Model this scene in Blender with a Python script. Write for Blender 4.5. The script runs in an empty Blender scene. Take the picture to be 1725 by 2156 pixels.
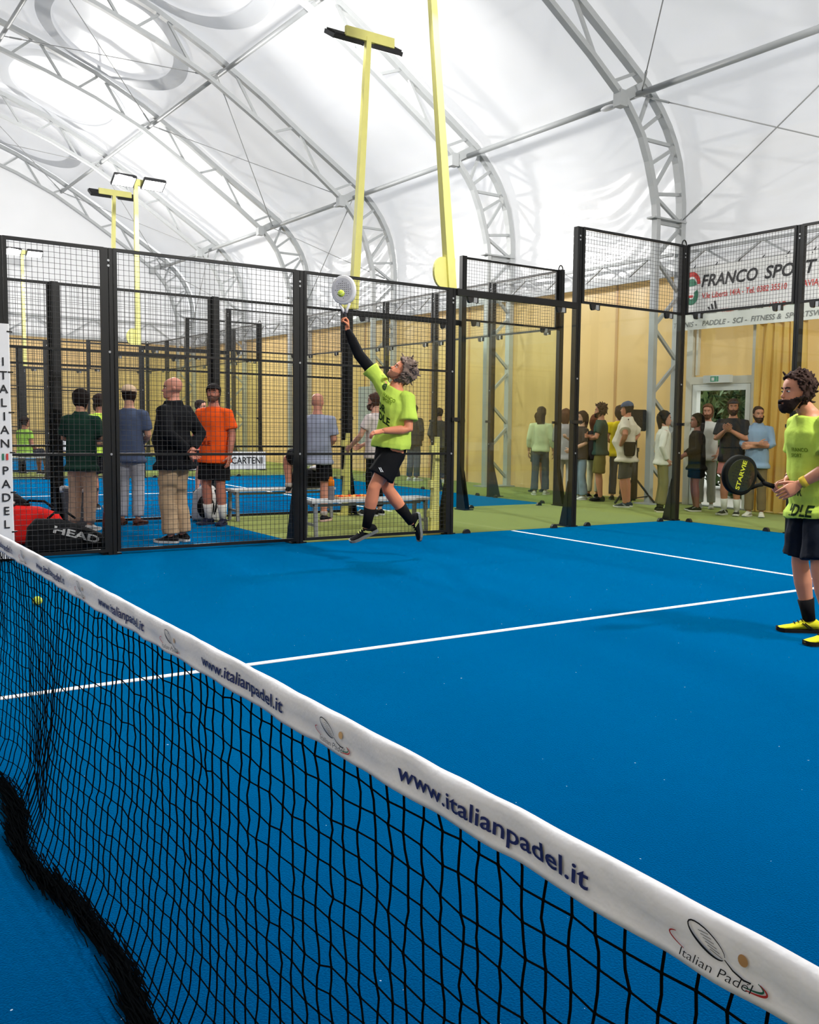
import bpy, bmesh, math, random
import numpy as np
from mathutils import Vector, Matrix, noise
from mathutils.bvhtree import BVHTree

random.seed(4)
SC = bpy.context.scene
COL = SC.collection
PI = math.pi
A3 = lambda *p: np.array(p, float)

# ---------------------------------------------------------------- camera
def setup_camera():
    f, cx, cy = 2085.39, 1089.47, 1078.0
    yaw, pitch, roll = -0.923212, -0.087203, 0.0190226
    fw = Vector((math.sin(yaw) * math.cos(pitch), math.cos(yaw) * math.cos(pitch), math.sin(pitch)))
    r = Vector((math.cos(yaw), -math.sin(yaw), 0)); u = r.cross(fw)
    r2 = r * math.cos(roll) + u * math.sin(roll); u2 = -r * math.sin(roll) + u * math.cos(roll)
    m = Matrix(((r2.x, u2.x, -fw.x, 5.2223), (r2.y, u2.y, -fw.y, -0.6962), (r2.z, u2.z, -fw.z, 1.3599), (0, 0, 0, 1)))
    cam = bpy.data.cameras.new('camera'); o = bpy.data.objects.new('camera', cam); COL.objects.link(o)
    cam.sensor_fit = 'VERTICAL'; cam.sensor_height = 24.0; cam.sensor_width = 24.0
    cam.lens = f * 24.0 / 2156.0
    cam.shift_x = -(cx - 862.5) / 2156.0; cam.shift_y = (cy - 1078.0) / 2156.0
    cam.clip_start = 0.05; cam.clip_end = 400
    o.matrix_world = m
    SC.camera = o
setup_camera()

# ---------------------------------------------------------------- world, light, exposure
WORLD_STRENGTH = 1.58
FLOOD_W = 760.0
w = bpy.data.worlds.new('overcast_sky'); SC.world = w; w.use_nodes = True
bg = w.node_tree.nodes['Background']; bg.inputs[0].default_value = (0.98, 0.985, 1.0, 1); bg.inputs[1].default_value = WORLD_STRENGTH
SC.view_settings.view_transform = 'Standard'; SC.view_settings.look = 'None'
SC.view_settings.exposure = 0.0; SC.view_settings.gamma = 1.0; SC.view_settings.use_curve_mapping = False
try:
    cy = SC.cycles
    cy.use_denoising = True; cy.max_bounces = 4; cy.diffuse_bounces = 3; cy.glossy_bounces = 2
    cy.transmission_bounces = 4; cy.transparent_max_bounces = 16; cy.sample_clamp_indirect = 6.0
    cy.caustics_reflective = False; cy.caustics_refractive = False
    cy.use_light_tree = False
    cy.use_adaptive_sampling = True; cy.adaptive_threshold = 0.04; cy.adaptive_min_samples = 12
except Exception:
    pass

# ---------------------------------------------------------------- materials
MATS = {}
def srgb(r, g, b):
    def c(v):
        v /= 255.0
        return v / 12.92 if v <= 0.04045 else ((v + 0.055) / 1.055) ** 2.4
    return (c(r), c(g), c(b))
def mat(name, rgb, rough=0.6, metal=0.0, spec=0.4, var=0.08, scale=20.0, bump=0.0, bscale=None, coat=0.0):
    if name in MATS: return MATS[name]
    m = bpy.data.materials.new(name); m.use_nodes = True; nt = m.node_tree; p = nt.nodes['Principled BSDF']
    p.inputs['Roughness'].default_value = rough; p.inputs['Metallic'].default_value = metal
    p.inputs['Specular IOR Level'].default_value = spec
    if coat: p.inputs['Coat Weight'].default_value = coat
    tc = nt.nodes.new('ShaderNodeTexCoord'); n = nt.nodes.new('ShaderNodeTexNoise'); n.inputs['Scale'].default_value = scale
    n.inputs['Detail'].default_value = 3.0
    nt.links.new(tc.outputs['Object'], n.inputs['Vector'])
    mx = nt.nodes.new('ShaderNodeMix'); mx.data_type = 'RGBA'
    c = rgb
    mx.inputs['A'].default_value = (*[max(0, v * (1 - var)) for v in c], 1); mx.inputs['B'].default_value = (*[min(1, v * (1 + var)) for v in c], 1)
    nt.links.new(n.outputs['Fac'], mx.inputs['Factor']); nt.links.new(mx.outputs['Result'], p.inputs['Base Color'])
    if bump:
        b = nt.nodes.new('ShaderNodeBump'); b.inputs['Strength'].default_value = bump; b.inputs['Distance'].default_value = 0.01
        if bscale:
            n2 = nt.nodes.new('ShaderNodeTexNoise'); n2.inputs['Scale'].default_value = bscale; nt.links.new(tc.outputs['Object'], n2.inputs['Vector'])
            nt.links.new(n2.outputs['Fac'], b.inputs['Height'])
        else: nt.links.new(n.outputs['Fac'], b.inputs['Height'])
        nt.links.new(b.outputs['Normal'], p.inputs['Normal'])
    MATS[name] = m
    return m
def mat_turf(name, rgb, speck, sheen):
    m = bpy.data.materials.new(name); m.use_nodes = True; nt = m.node_tree; p = nt.nodes['Principled BSDF']
    p.inputs['Roughness'].default_value = 0.85; p.inputs['Specular IOR Level'].default_value = 0.0
    p.inputs['Sheen Weight'].default_value = 1.0; p.inputs['Sheen Roughness'].default_value = 0.4; p.inputs['Sheen Tint'].default_value = (*sheen, 1)
    tc = nt.nodes.new('ShaderNodeTexCoord')
    def nz(s, d=2.0):
        n = nt.nodes.new('ShaderNodeTexNoise'); n.inputs['Scale'].default_value = s; n.inputs['Detail'].default_value = d
        nt.links.new(tc.outputs['Object'], n.inputs['Vector']); return n
    big, mid, fine, sp = nz(0.7, 3), nz(9), nz(160), nz(45, 1)
    def mix(fac, a, b):
        x = nt.nodes.new('ShaderNodeMix'); x.data_type = 'RGBA'
        nt.links.new(fac, x.inputs['Factor'])
        for k, v in (('A', a), ('B', b)):
            if isinstance(v, tuple): x.inputs[k].default_value = (*v, 1)
            else: nt.links.new(v, x.inputs[k])
        return x.outputs['Result']
    sc = lambda k: tuple(v * k for v in rgb)
    c1 = mix(big.outputs['Fac'], sc(0.86), sc(1.12))
    c2 = mix(mid.outputs['Fac'], sc(0.82), sc(1.16))
    x = nt.nodes.new('ShaderNodeMix'); x.data_type = 'RGBA'; x.inputs['Factor'].default_value = 0.5
    nt.links.new(c1, x.inputs['A']); nt.links.new(c2, x.inputs['B'])
    mm = nt.nodes.new('ShaderNodeMix'); mm.data_type = 'RGBA'; mm.blend_type = 'MULTIPLY'; mm.inputs['Factor'].default_value = 0.55
    rp = nt.nodes.new('ShaderNodeValToRGB'); rp.color_ramp.elements[0].position = 0.3; rp.color_ramp.elements[1].position = 0.62
    rp.color_ramp.elements[0].color = (0.55, 0.55, 0.55, 1); rp.color_ramp.elements[1].color = (1.25, 1.25, 1.25, 1)
    nt.links.new(fine.outputs['Fac'], rp.inputs['Fac'])
    nt.links.new(x.outputs['Result'], mm.inputs['A']); nt.links.new(rp.outputs['Color'], mm.inputs['B'])
    r2 = nt.nodes.new('ShaderNodeValToRGB'); r2.color_ramp.elements[0].position = 0.80; r2.color_ramp.elements[1].position = 0.82
    nt.links.new(sp.outputs['Fac'], r2.inputs['Fac'])
    fin = mix(r2.outputs['Color'], mm.outputs['Result'], speck)
    nt.links.new(fin, p.inputs['Base Color'])
    b = nt.nodes.new('ShaderNodeBump'); b.inputs['Strength'].default_value = 0.35; b.inputs['Distance'].default_value = 0.008
    nt.links.new(fine.outputs['Fac'], b.inputs['Height']); nt.links.new(b.outputs['Normal'], p.inputs['Normal'])
    MATS[name] = m; return m
def mat_membrane(name, rgb, trans, tfac, gloss=0.05, rough=0.22, scale=0.8):
    m = bpy.data.materials.new(name); m.use_nodes = True; nt = m.node_tree; nt.nodes.clear()
    out = nt.nodes.new('ShaderNodeOutputMaterial'); d = nt.nodes.new('ShaderNodeBsdfDiffuse'); t = nt.nodes.new('ShaderNodeBsdfTranslucent')
    tc = nt.nodes.new('ShaderNodeTexCoord'); n = nt.nodes.new('ShaderNodeTexNoise'); n.inputs['Scale'].default_value = scale
    nt.links.new(tc.outputs['Object'], n.inputs['Vector'])
    def vary(c):
        x = nt.nodes.new('ShaderNodeMix'); x.data_type = 'RGBA'; nt.links.new(n.outputs['Fac'], x.inputs['Factor'])
        x.inputs['A'].default_value = (*[v * 0.95 for v in c], 1); x.inputs['B'].default_value = (*[min(1, v * 1.04) for v in c], 1)
        return x.outputs['Result']
    nt.links.new(vary(rgb), d.inputs['Color']); nt.links.new(vary(trans), t.inputs['Color'])
    a = nt.nodes.new('ShaderNodeMixShader'); a.inputs[0].default_value = tfac
    nt.links.new(d.outputs[0], a.inputs[1]); nt.links.new(t.outputs[0], a.inputs[2])
    g = nt.nodes.new('ShaderNodeBsdfGlossy'); g.inputs['Roughness'].default_value = rough
    b = nt.nodes.new('ShaderNodeMixShader'); b.inputs[0].default_value = gloss
    nt.links.new(a.outputs[0], b.inputs[1]); nt.links.new(g.outputs[0], b.inputs[2]); nt.links.new(b.outputs[0], out.inputs[0])
    MATS[name] = m; return m
def mat_glass(name, tint=(0.94, 0.965, 0.925)):
    m = bpy.data.materials.new(name); m.use_nodes = True; nt = m.node_tree; nt.nodes.clear()
    out = nt.nodes.new('ShaderNodeOutputMaterial'); t = nt.nodes.new('ShaderNodeBsdfTransparent'); g = nt.nodes.new('ShaderNodeBsdfGlossy')
    g.inputs['Roughness'].default_value = 0.015; t.inputs['Color'].default_value = (*tint, 1)
    fr = nt.nodes.new('ShaderNodeFresnel'); fr.inputs['IOR'].default_value = 1.55
    geo = nt.nodes.new('ShaderNodeNewGeometry')
    mt = nt.nodes.new('ShaderNodeMath'); mt.operation = 'MULTIPLY_ADD'; mt.inputs[1].default_value = 1.0; mt.inputs[2].default_value = 0.0
    inv = nt.nodes.new('ShaderNodeMath'); inv.operation = 'SUBTRACT'; inv.inputs[0].default_value = 1.0; nt.links.new(geo.outputs['Backfacing'], inv.inputs[1])
    k = nt.nodes.new('ShaderNodeMath'); k.operation = 'MULTIPLY'; nt.links.new(fr.outputs[0], k.inputs[0]); nt.links.new(inv.outputs[0], k.inputs[1])
    mx = nt.nodes.new('ShaderNodeMixShader'); nt.links.new(k.outputs[0], mx.inputs[0]); nt.links.new(t.outputs[0], mx.inputs[1]); nt.links.new(g.outputs[0], mx.inputs[2])
    nt.links.new(mx.outputs[0], out.inputs[0]); MATS[name] = m; return m
def mat_emit(name, rgb, s):
    m = bpy.data.materials.new(name); m.use_nodes = True; p = m.node_tree.nodes['Principled BSDF']
    p.inputs['Base Color'].default_value = (*rgb, 1); p.inputs['Emission Color'].default_value = (*rgb, 1); p.inputs['Emission Strength'].default_value = s
    try: m.cycles.emission_sampling = 'NONE'
    except Exception: pass
    MATS[name] = m; return m

BLUE = mat_turf('blue_turf', (0.0, 0.043, 0.150), (0.45, 0.62, 0.80), (0.0, 0.36, 0.86))
GREEN = mat_turf('green_turf', (0.130, 0.165, 0.048), (0.30, 0.36, 0.16), (0.7, 0.8, 0.3))
LINE = mat('line_white', (0.86, 0.88, 0.90), 0.8, var=0.06, scale=80)
MEMB = mat_membrane('roof_membrane', (0.84, 0.84, 0.85), (0.76, 0.77, 0.78), 0.42, 0.06, 0.2)
RING = mat_membrane('grey_roof_ring', (0.76, 0.77, 0.79), (0.68, 0.70, 0.72), 0.42, 0.03, 0.3)  # slightly greyer membrane for the elliptical band in each bay
TARP = mat_membrane('yellow_tarp', (0.74, 0.53, 0.25), (0.88, 0.58, 0.22), 0.46, 0.04, 0.3, 1.6)
CURT = mat_membrane('curtain_fabric', (0.80, 0.58, 0.18), (0.90, 0.62, 0.16), 0.35, 0.02, 0.5, 3.0)
GLASS = mat_glass('court_glass')
STEEL = mat('galvanised_steel', (0.43, 0.445, 0.45), 0.45, 0.0, 0.5, 0.06, 6)
STEEL2 = mat('galvanised_web', (0.40, 0.415, 0.42), 0.45, 0.0, 0.5, 0.06, 6)
CABLE = mat('wire_rope', (0.42, 0.42, 0.42), 0.5, 0.0, 0.5, 0.1, 40)
BLACK = mat('black_powder_coat', (0.007, 0.0075, 0.008), 0.45, 0.0, 0.3, 0.15, 12)
WIRE = mat('black_wire', (0.030, 0.030, 0.031), 0.5, 0.0, 0.4, 0.1, 30)
CLAMP = mat('clamp_plastic', (0.010, 0.010, 0.011), 0.35, 0.0, 0.5, 0.1, 30)
GREYM = mat('grey_metal', (0.33, 0.34, 0.35), 0.4, 0.3, 0.5, 0.08, 10)
YELLOW = mat('yellow_paint', (0.84, 0.79, 0.24), 0.4, 0.0, 0.5, 0.06, 8)
LENS = mat_emit('lamp_lens', (1.0, 0.99, 0.96), 14.0)
WHITE = mat('white_vinyl', (0.80, 0.80, 0.81), 0.45, 0.0, 0.4, 0.03, 8)
INK = mat('black_ink', (0.012, 0.012, 0.014), 0.6, var=0.1)
NAVY = mat('navy_ink', (0.012, 0.018, 0.12), 0.6, var=0.1)
RED = mat('red_ink', (0.62, 0.05, 0.04), 0.6, var=0.1)
GRN = mat('green_ink', (0.03, 0.20, 0.11), 0.6, var=0.1)
GREYINK = mat('grey_ink', (0.20, 0.20, 0.20), 0.6, var=0.1)
TAN = mat('tan_ink', (0.72, 0.45, 0.20), 0.6, var=0.1)

# ---------------------------------------------------------------- mesh building
class MB:
    def __init__(s): s.V = []; s.F = []; s.M = []
    def add(s, V, F, mi=0):
        o = len(s.V); s.V.extend([tuple(map(float, v)) for v in V]); s.F.extend([tuple(i + o for i in f) for f in F]); s.M.extend([mi] * len(F)); return s
    def box(s, c, h, mi=0, rz=0.0):
        cx, cy, cz = c; hx, hy, hz = h; ca, sa = math.cos(rz), math.sin(rz); V = []
        for z in (-hz, hz):
            for x, y in ((-hx, -hy), (hx, -hy), (hx, hy), (-hx, hy)): V.append((cx + x * ca - y * sa, cy + x * sa + y * ca, cz + z))
        return s.add(V, [(3, 2, 1, 0), (4, 5, 6, 7), (0, 1, 5, 4), (1, 2, 6, 5), (2, 3, 7, 6), (3, 0, 4, 7)], mi)
    def bb(s, a, b, mi=0):
        return s.box([(a[i] + b[i]) / 2 for i in range(3)], [abs(b[i] - a[i]) / 2 for i in range(3)], mi)
    def bar(s, p, q, w, h=None, up=(0, 0, 1), mi=0):
        h = h or w; p = A3(*p); q = A3(*q); d = q - p; d /= np.linalg.norm(d); up = A3(*up)
        if abs(d @ up) > 0.98: up = A3(1, 0, 0)
        x = np.cross(d, up); x /= np.linalg.norm(x); y = np.cross(x, d); V = []
        for e in (p, q):
            for a, b in ((-1, -1), (1, -1), (1, 1), (-1, 1)): V.append(e + x * a * w / 2 + y * b * h / 2)
        return s.add(V, [(0, 1, 2, 3), (7, 6, 5, 4), (4, 5, 1, 0), (5, 6, 2, 1), (6, 7, 3, 2), (7, 4, 0, 3)], mi)
    def loft(s, rings, mi=0, cap=True):
        n = len(rings[0]); V = [v for r in rings for v in r]; F = []
        for i in range(len(rings) - 1):
            for j in range(n):
                k = (j + 1) % n; F.append((i * n + j, i * n + k, (i + 1) * n + k, (i + 1) * n + j))
        if cap: F.append(tuple(range(n - 1, -1, -1))); F.append(tuple((len(rings) - 1) * n + j for j in range(n)))
        return s.add(V, F, mi)
    def tube(s, pts, r, n=8, mi=0, ref=(0, 0, 1), round_end=False, flat=1.0):
        pts = [A3(*p) for p in pts]; rr = [r] * len(pts) if np.isscalar(r) else list(r)
        if round_end:
            d0 = pts[1] - pts[0]; d0 /= np.linalg.norm(d0); d1 = pts[-1] - pts[-2]; d1 /= np.linalg.norm(d1)
            pts = [pts[0] - d0 * rr[0] * 0.92, pts[0] - d0 * rr[0] * 0.6] + pts + [pts[-1] + d1 * rr[-1] * 0.6, pts[-1] + d1 * rr[-1] * 0.92]
            rr = [rr[0] * 0.35, rr[0] * 0.8] + rr + [rr[-1] * 0.8, rr[-1] * 0.35]
        rings = []; ref = A3(*ref); px = None
        for i, p in enumerate(pts):
            a = pts[max(0, i - 1)]; b = pts[min(len(pts) - 1, i + 1)]; d = b - a; d /= (np.linalg.norm(d) + 1e-12)
            if px is None:
                x = np.cross(d, ref)
                if np.linalg.norm(x) < 1e-3: x = np.cross(d, A3(1, 0.2, 0))
            else: x = px - d * (px @ d)
            x /= np.linalg.norm(x); px = x; y = np.cross(d, x)
            rings.append([p + rr[i] * (x * math.cos(2 * PI * k / n) + y * flat * math.sin(2 * PI * k / n)) for k in range(n)])
        return s.loft(rings, mi)
    def sphere(s, c, r, n=14, m=8, mi=0, X=None):
        c = A3(*c); r = A3(r, r, r) if np.isscalar(r) else A3(*r); rings = []
        E = np.eye(3) if X is None else np.array(X)
        for i in range(1, m):
            t = -PI / 2 + PI * i / m
            rings.append([c + (A3(r[0] * math.cos(t) * math.cos(2 * PI * k / n), r[1] * math.cos(t) * math.sin(2 * PI * k / n), r[2] * math.sin(t)) @ E) for k in range(n)])
        return s.loft(rings, mi)
    def prism(s, poly, O, ux, uy, uz, depth, mi=0):
        O, ux, uy, uz = A3(*O), A3(*ux), A3(*uy), A3(*uz); n = len(poly)
        a = [O + ux * x + uy * y for x, y in poly]; b = [p + uz * depth for p in a]
        return s.add(a + b, [tuple(range(n - 1, -1, -1)), tuple(range(n, 2 * n))] + [(j, (j + 1) % n, n + (j + 1) % n, n + j) for j in range(n)], mi)
    def mesh(s, name, mats, off=(0, 0, 0), smooth=False, fix=True):
        me = bpy.data.meshes.new(name)
        V = np.array(s.V, float) - np.array(off, float) if len(s.V) else np.zeros((0, 3))
        me.from_pydata(V.tolist(), [], s.F)
        for m in (mats if isinstance(mats, (list, tuple)) else [mats]): me.materials.append(m)
        if any(s.M): me.polygons.foreach_set('material_index', s.M)
        if fix:
            bm = bmesh.new(); bm.from_mesh(me); bmesh.ops.recalc_face_normals(bm, faces=bm.faces); bm.to_mesh(me); bm.free()
        if smooth: me.polygons.foreach_set('use_smooth', [True] * len(me.polygons))
        me.update(); return me
def put(name, me, parent=None, loc=(0, 0, 0), rz=0.0):
    o = bpy.data.objects.new(name, me); COL.objects.link(o)
    if parent is not None: o.parent = parent
    o.location = loc
    if rz: o.rotation_euler = (0, 0, rz)
    return o
def wloc(o):
    l = Vector(o.location)
    while o.parent: o = o.parent; l = l + Vector(o.location)
    return l
def part(name, mb, mats, parent, smooth=False, **kw):
    """a mesh given in world coordinates, parented under an unrotated thing or part"""
    o = put(name, mb.mesh(name, mats, wloc(parent) if parent else (0, 0, 0), smooth), parent)
    for k, v in kw.items(): o[k] = v
    return o
def thing(name, label, cat, loc=(0, 0, 0), group=None):
    o = bpy.data.objects.new(name, None); COL.objects.link(o); o.empty_display_size = 0.1; o.location = loc
    o['label'] = label; o['category'] = cat
    if group: o['group'] = group
    return o
def struct(name, label, loc=(0, 0, 0)):
    o = bpy.data.objects.new(name, None); COL.objects.link(o); o.location = loc; o['kind'] = 'structure'; o['label'] = label
    return o
_TXT = {}
TMP_SC = bpy.data.scenes.new('scratch')
def evaluated(o):
    vl = TMP_SC.view_layers[0]; vl.update(); return o.evaluated_get(vl.depsgraph)
def text_mesh(s, shear=0.0, bold=0.0, sub=0):
    """outline text as (verts Nx2 scaled to height 1 of capitals, faces)"""
    key = (s, shear, bold, sub)
    if key in _TXT: return _TXT[key]
    cu = bpy.data.curves.new('lettering', 'FONT'); cu.body = s; cu.size = 1.0; cu.shear = shear; cu.offset = bold; cu.resolution_u = 3
    cu.fill_mode = 'FRONT'
    o = bpy.data.objects.new('lettering_source', cu); TMP_SC.collection.objects.link(o)
    me = bpy.data.meshes.new_from_object(evaluated(o))
    bm = bmesh.new(); bm.from_mesh(me); bmesh.ops.triangulate(bm, faces=bm.faces)
    if sub: bmesh.ops.subdivide_edges(bm, edges=bm.edges[:], cuts=sub, use_grid_fill=True)
    V = np.array([v.co[:2] for v in bm.verts]) if len(bm.verts) else np.zeros((0, 2)); F = [tuple(v.index for v in f.verts) for f in bm.faces]
    bm.free(); bpy.data.objects.remove(o); bpy.data.curves.remove(cu); bpy.data.meshes.remove(me)
    _TXT[key] = (V, F); return V, F
def lettering(mb, s, O, ux, uy, width=None, height=None, shear=0.0, bold=0.012, mi=0, lift=None, center=False, func=None, sub=0):
    V, F = text_mesh(s, shear, bold, sub)
    if not len(V): return mb
    V = V.copy(); V[:, 0] -= V[:, 0].min(); V[:, 1] -= 0.0
    h0 = 0.70; w0 = V[:, 0].max()
    sy = (height / h0) if height else width / w0; sx = (width / w0) if width else sy
    V[:, 0] *= sx; V[:, 1] *= sy
    if center: V[:, 0] -= V[:, 0].max() / 2
    O, ux, uy = A3(*O), A3(*ux), A3(*uy)
    P = [O + ux * x + uy * y for x, y in V]
    if func: P = [func(p) for p in P]
    return mb.add(P, F, mi)
# ================================================================ structure: floor, tent
ARCH_X = [2.7, -2.4, -7.5, -12.6, -17.7, -22.8, -27.9, -33.0]
OUTER = [(0, 11.85), (1.5, 11.72), (3, 11.40), (4.24, 11.03), (5.31, 10.69), (6.42, 10.28), (7.65, 9.68), (8.9, 8.93), (9.98, 8.19), (11.05, 7.5),
         (11.5, 7.2), (11.86, 6.84), (12.06, 6.59), (12.22, 6.32), (12.34, 6.03), (12.41, 5.71), (12.46, 5.36), (12.47, 5.05), (12.47, 0)]
INNER = [(0, 11.2), (1.5, 11.06), (3, 10.72), (4.22, 10.37), (5.3, 10.05), (6.43, 9.65), (7.63, 9.1), (8.9, 8.32), (10.26, 7.42),
         (11.03, 6.85), (11.3, 6.54), (11.45, 6.33), (11.62, 5.95), (11.75, 5.55), (11.83, 5.25), (11.86, 4.98), (11.87, 0)]
def at_y(prof, y): return float(np.interp(y, [p[0] for p in prof[:-2]], [p[1] for p in prof[:-2]]))
def along(prof, n):
    P = np.array(prof, float); d = np.r_[0, np.cumsum(np.linalg.norm(np.diff(P, axis=0), axis=1))]; t = np.linspace(0, d[-1], n)
    return np.c_[np.interp(t, d, P[:, 0]), np.interp(t, d, P[:, 1])]

floor = struct('floor', 'indoor floor of blue and green artificial turf')
floor_mb = MB().bb((-33.2, -12.6, -0.12), (13.0, 12.6, -0.006)); part('ground_slab', floor_mb, mat('grey_concrete', (0.3, 0.3, 0.29), 0.8), floor)
def turf(x0, y0, x1, y1, m): part('turf', MB().bb((x0, y0, -0.006), (x1, y1, 0.0)), m, floor)
turf(-5.05, -10.05, 5.05, 10.05, BLUE)
turf(-8.35, -10.05, -5.05, 4.02, BLUE); turf(-8.35, 4.02, -5.05, 12.55, GREEN)
turf(-18.4, -10.0, -8.35, 10.2, BLUE); turf(-18.4, 10.2, -8.35, 12.55, GREEN)
turf(-21.3, -12.5, -18.4, 12.55, GREEN); turf(-31.4, -10, -21.3, 10.2, BLUE); turf(-31.4, 10.2, -21.3, 12.55, GREEN); turf(-33.1, -12.5, -31.4, 12.55, GREEN)
turf(-5.05, 10.05, 12.9, 12.55, GREEN); turf(5.05, -12.5, 12.9, 10.05, GREEN); turf(-31.4, -12.5, 5.05, -10.05, GREEN)
def court_lines(xc):
    for y in (-6.95, 6.95): part('white_line', MB().bb((xc - 4.98, y - 0.025, 0.0), (xc + 4.98, y + 0.025, 0.004)), LINE, floor)
    part('white_line', MB().bb((xc - 0.025, -7.15, 0.0), (xc + 0.025, 7.15, 0.0045)), LINE, floor)
court_lines(0.0); court_lines(-13.1); court_lines(-26.1)

# roof membrane, one panel per bay, hanging over both sides down to the tarp
ceiling = struct('ceiling', 'white translucent tent membrane roof')
MEMP = [(y + (0.0 if z > 9 else 0.10), z + 0.10) for y, z in OUTER[:-1]] + [(12.58, 4.02)]
def membrane_panel(x0, x1):
    k0 = [i for i, p in enumerate(MEMP) if p[1] < 7.35][0]; half = np.r_[along(MEMP[:k0 + 1], 34)[:-1], along(MEMP[k0:], 56)]; prof = [(-a, b) for a, b in half[::-1]] + [(a, b) for a, b in half[1:]]
    nx = 37; V = []; xm = (x0 + x1) / 2; L = abs(x1 - x0)
    for i in range(nx):
        x = x0 + (x1 - x0) * i / (nx - 1); u = abs(x - xm) / (L / 2)
        for j, (y, z) in enumerate(prof):
            ay = abs(y); dy = dz = 0.0; edge = min(1.0, (1 - u) * 5)
            if z < 7.2:
                wgt = min(1.0, (7.2 - z) / 1.2) * edge
                c = z - 0.85 * u * u + 0.35 * noise.noise(Vector((x * 0.6, z * 0.6, 3.1 + xm)))
                dd = 0.046 * (math.sin(c * 9.5 + 2.0 * noise.noise(Vector((x * 0.45, z * 0.5, xm)))) + 0.45 * math.sin(c * 23 + 3 * noise.noise(Vector((x * 0.5, z, xm + 4))))) * (0.40 + 0.9 * abs(noise.noise(Vector((x * 0.9, z * 0.8, 7.7)))))
                dy = wgt * dd
                dz = 0.0
            else:
                dz = 0.05 * edge * (1 - u * u) + 0.008 * noise.noise(Vector((x, y, 2)))
            V.append((x, y + math.copysign(dy, y), z + dz))
    n = len(prof); F = [(i * n + j, i * n + j + 1, (i + 1) * n + j + 1, (i + 1) * n + j) for i in range(nx - 1) for j in range(n - 1)]
    part('membrane_panel', MB().add(V, F), MEMB, ceiling, smooth=True)
BX = [12.9, 7.8] + ARCH_X
for a, b in zip(BX[:-1], BX[1:]):
    membrane_panel(a, b)
def roof_ring(x0, x1):
    xm = (x0 + x1) / 2; V = []; F = []; n = 64; a, b = 2.42, 1.62; wd = 0.34
    for k in range(n):
        t = 2 * PI * k / n; c, s = math.cos(t), math.sin(t)
        for q in (0, 1, 2):
            e = 1 - q * 0.5
            X = xm + (a - wd * (1 - e) * 1.0) * c; Y = 6.2 + (b - wd * (1 - e)) * s
            V.append((X, Y, at_y(MEMP, Y) - 0.045))
    for k in range(n):
        for q in (0, 1):
            i, j = k * 3 + q, ((k + 1) % n) * 3 + q; F.append((i, i + 1, j + 1, j))
    part('roof_ring', MB().add(V, F), RING, ceiling, smooth=True)
for a, b in zip(ARCH_X[:-1], ARCH_X[1:]): roof_ring(a, b)

# side walls and gables
DOOR_X = (-7.10, -5.66); DOOR_Z = 2.22
wall_rear = struct('wall_rear', 'yellow tarpaulin tent wall behind the court')
def tarp_rect(p, q, z0, z1, nrm, parent, m=TARP, name='tarp_panel', amp=0.035):
    p = A3(*p); q = A3(*q); L = np.linalg.norm(q - p); nx = max(3, int(L / 0.12)); nz = max(3, int((z1 - z0) / 0.2)); V = []
    for i in range(nx + 1):
        for j in range(nz + 1):
            u, v = i / nx, j / nz; c = p + (q - p) * u; z = z0 + (z1 - z0) * v
            d = amp * (noise.noise(Vector((c[0] * 0.9 + z * 0.5, c[1] * 0.9, z * 0.35))) + 0.4 * math.sin((u * L - v * 1.3) * 5)) * math.sin(PI * u) * (0.3 + math.sin(PI * v))
            V.append((c[0] + nrm[0] * d, c[1] + nrm[1] * d, z))
    F = [(i * (nz + 1) + j, (i + 1) * (nz + 1) + j, (i + 1) * (nz + 1) + j + 1, i * (nz + 1) + j + 1) for i in range(nx) for j in range(nz)]
    return part(name, MB().add(V, F), m, parent, smooth=True)
YW = 12.56
for a, b in zip(BX[:-1], BX[1:]):
    a, b = b, a
    if a < DOOR_X[0] and b > DOOR_X[1]: pass
    segs = [(a, b, 0.0, 4.12)]
    if a <= DOOR_X[0] <= b or a <= DOOR_X[1] <= b:
        segs = []
        if a < DOOR_X[0]: segs.append((a, min(b, DOOR_X[0]), 0, 4.12))
        segs.append((max(a, DOOR_X[0]), min(b, DOOR_X[1]), DOOR_Z, 4.12))
        if b > DOOR_X[1]: segs.append((DOOR_X[1], b, 0, 4.12))
    for s0, s1, z0, z1 in segs:
        k = max(1, round((s1 - s0) / 1.7))
        for i in range(k):
            xs_ = s0 + (s1 - s0) * i / k
            if z0 == 0 and xs_ > -20: part('seam', MB().bb((xs_ - .035, YW - .014, 0), (xs_ + .035, YW - .008, 4.1)), TARP, wall_rear)
            tarp_rect((s0 + (s1 - s0) * i / k, YW, 0), (s0 + (s1 - s0) * (i + 1) / k, YW, 0), z0, z1, (0, 1), wall_rear)
wall_front = struct('wall_front', 'yellow tarpaulin tent wall on the opposite side')
for a, b in zip(BX[:-1], BX[1:]): tarp_rect((a, -YW, 0), (b, -YW, 0), 0, 4.12, (0, 1), wall_front)
def gable(name, x, label):
    wl = struct(name, label)
    for i in range(12):
        y0 = -12.5 + 25.0 * i / 12; tarp_rect((x, y0, 0), (x, y0 + 25.0 / 12, 0), 0, 4.15, (1, 0), wl)
    prof = along(MEMP, 40); top = [(-a, b) for a, b in prof[::-1]] + list(prof[1:])
    for k in range(5):
        ya, yb = -12.57 + 25.14 * k / 5, -12.57 + 25.14 * (k + 1) / 5; V = []; n = 12; F = []
        for i in range(n + 1):
            y = ya + (yb - ya) * i / n; zt = float(np.interp(y, [p[0] for p in top], [p[1] for p in top]))
            V += [(x, y, 4.15), (x, y, max(4.16, zt))]
        F = [(2 * i, 2 * i + 2, 2 * i + 3, 2 * i + 1) for i in range(n)]
        part('membrane_panel', MB().add(V, F), MEMB, wl)
gable('wall_far', -33.25, 'far gable wall of white membrane over yellow tarpaulin')
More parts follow.
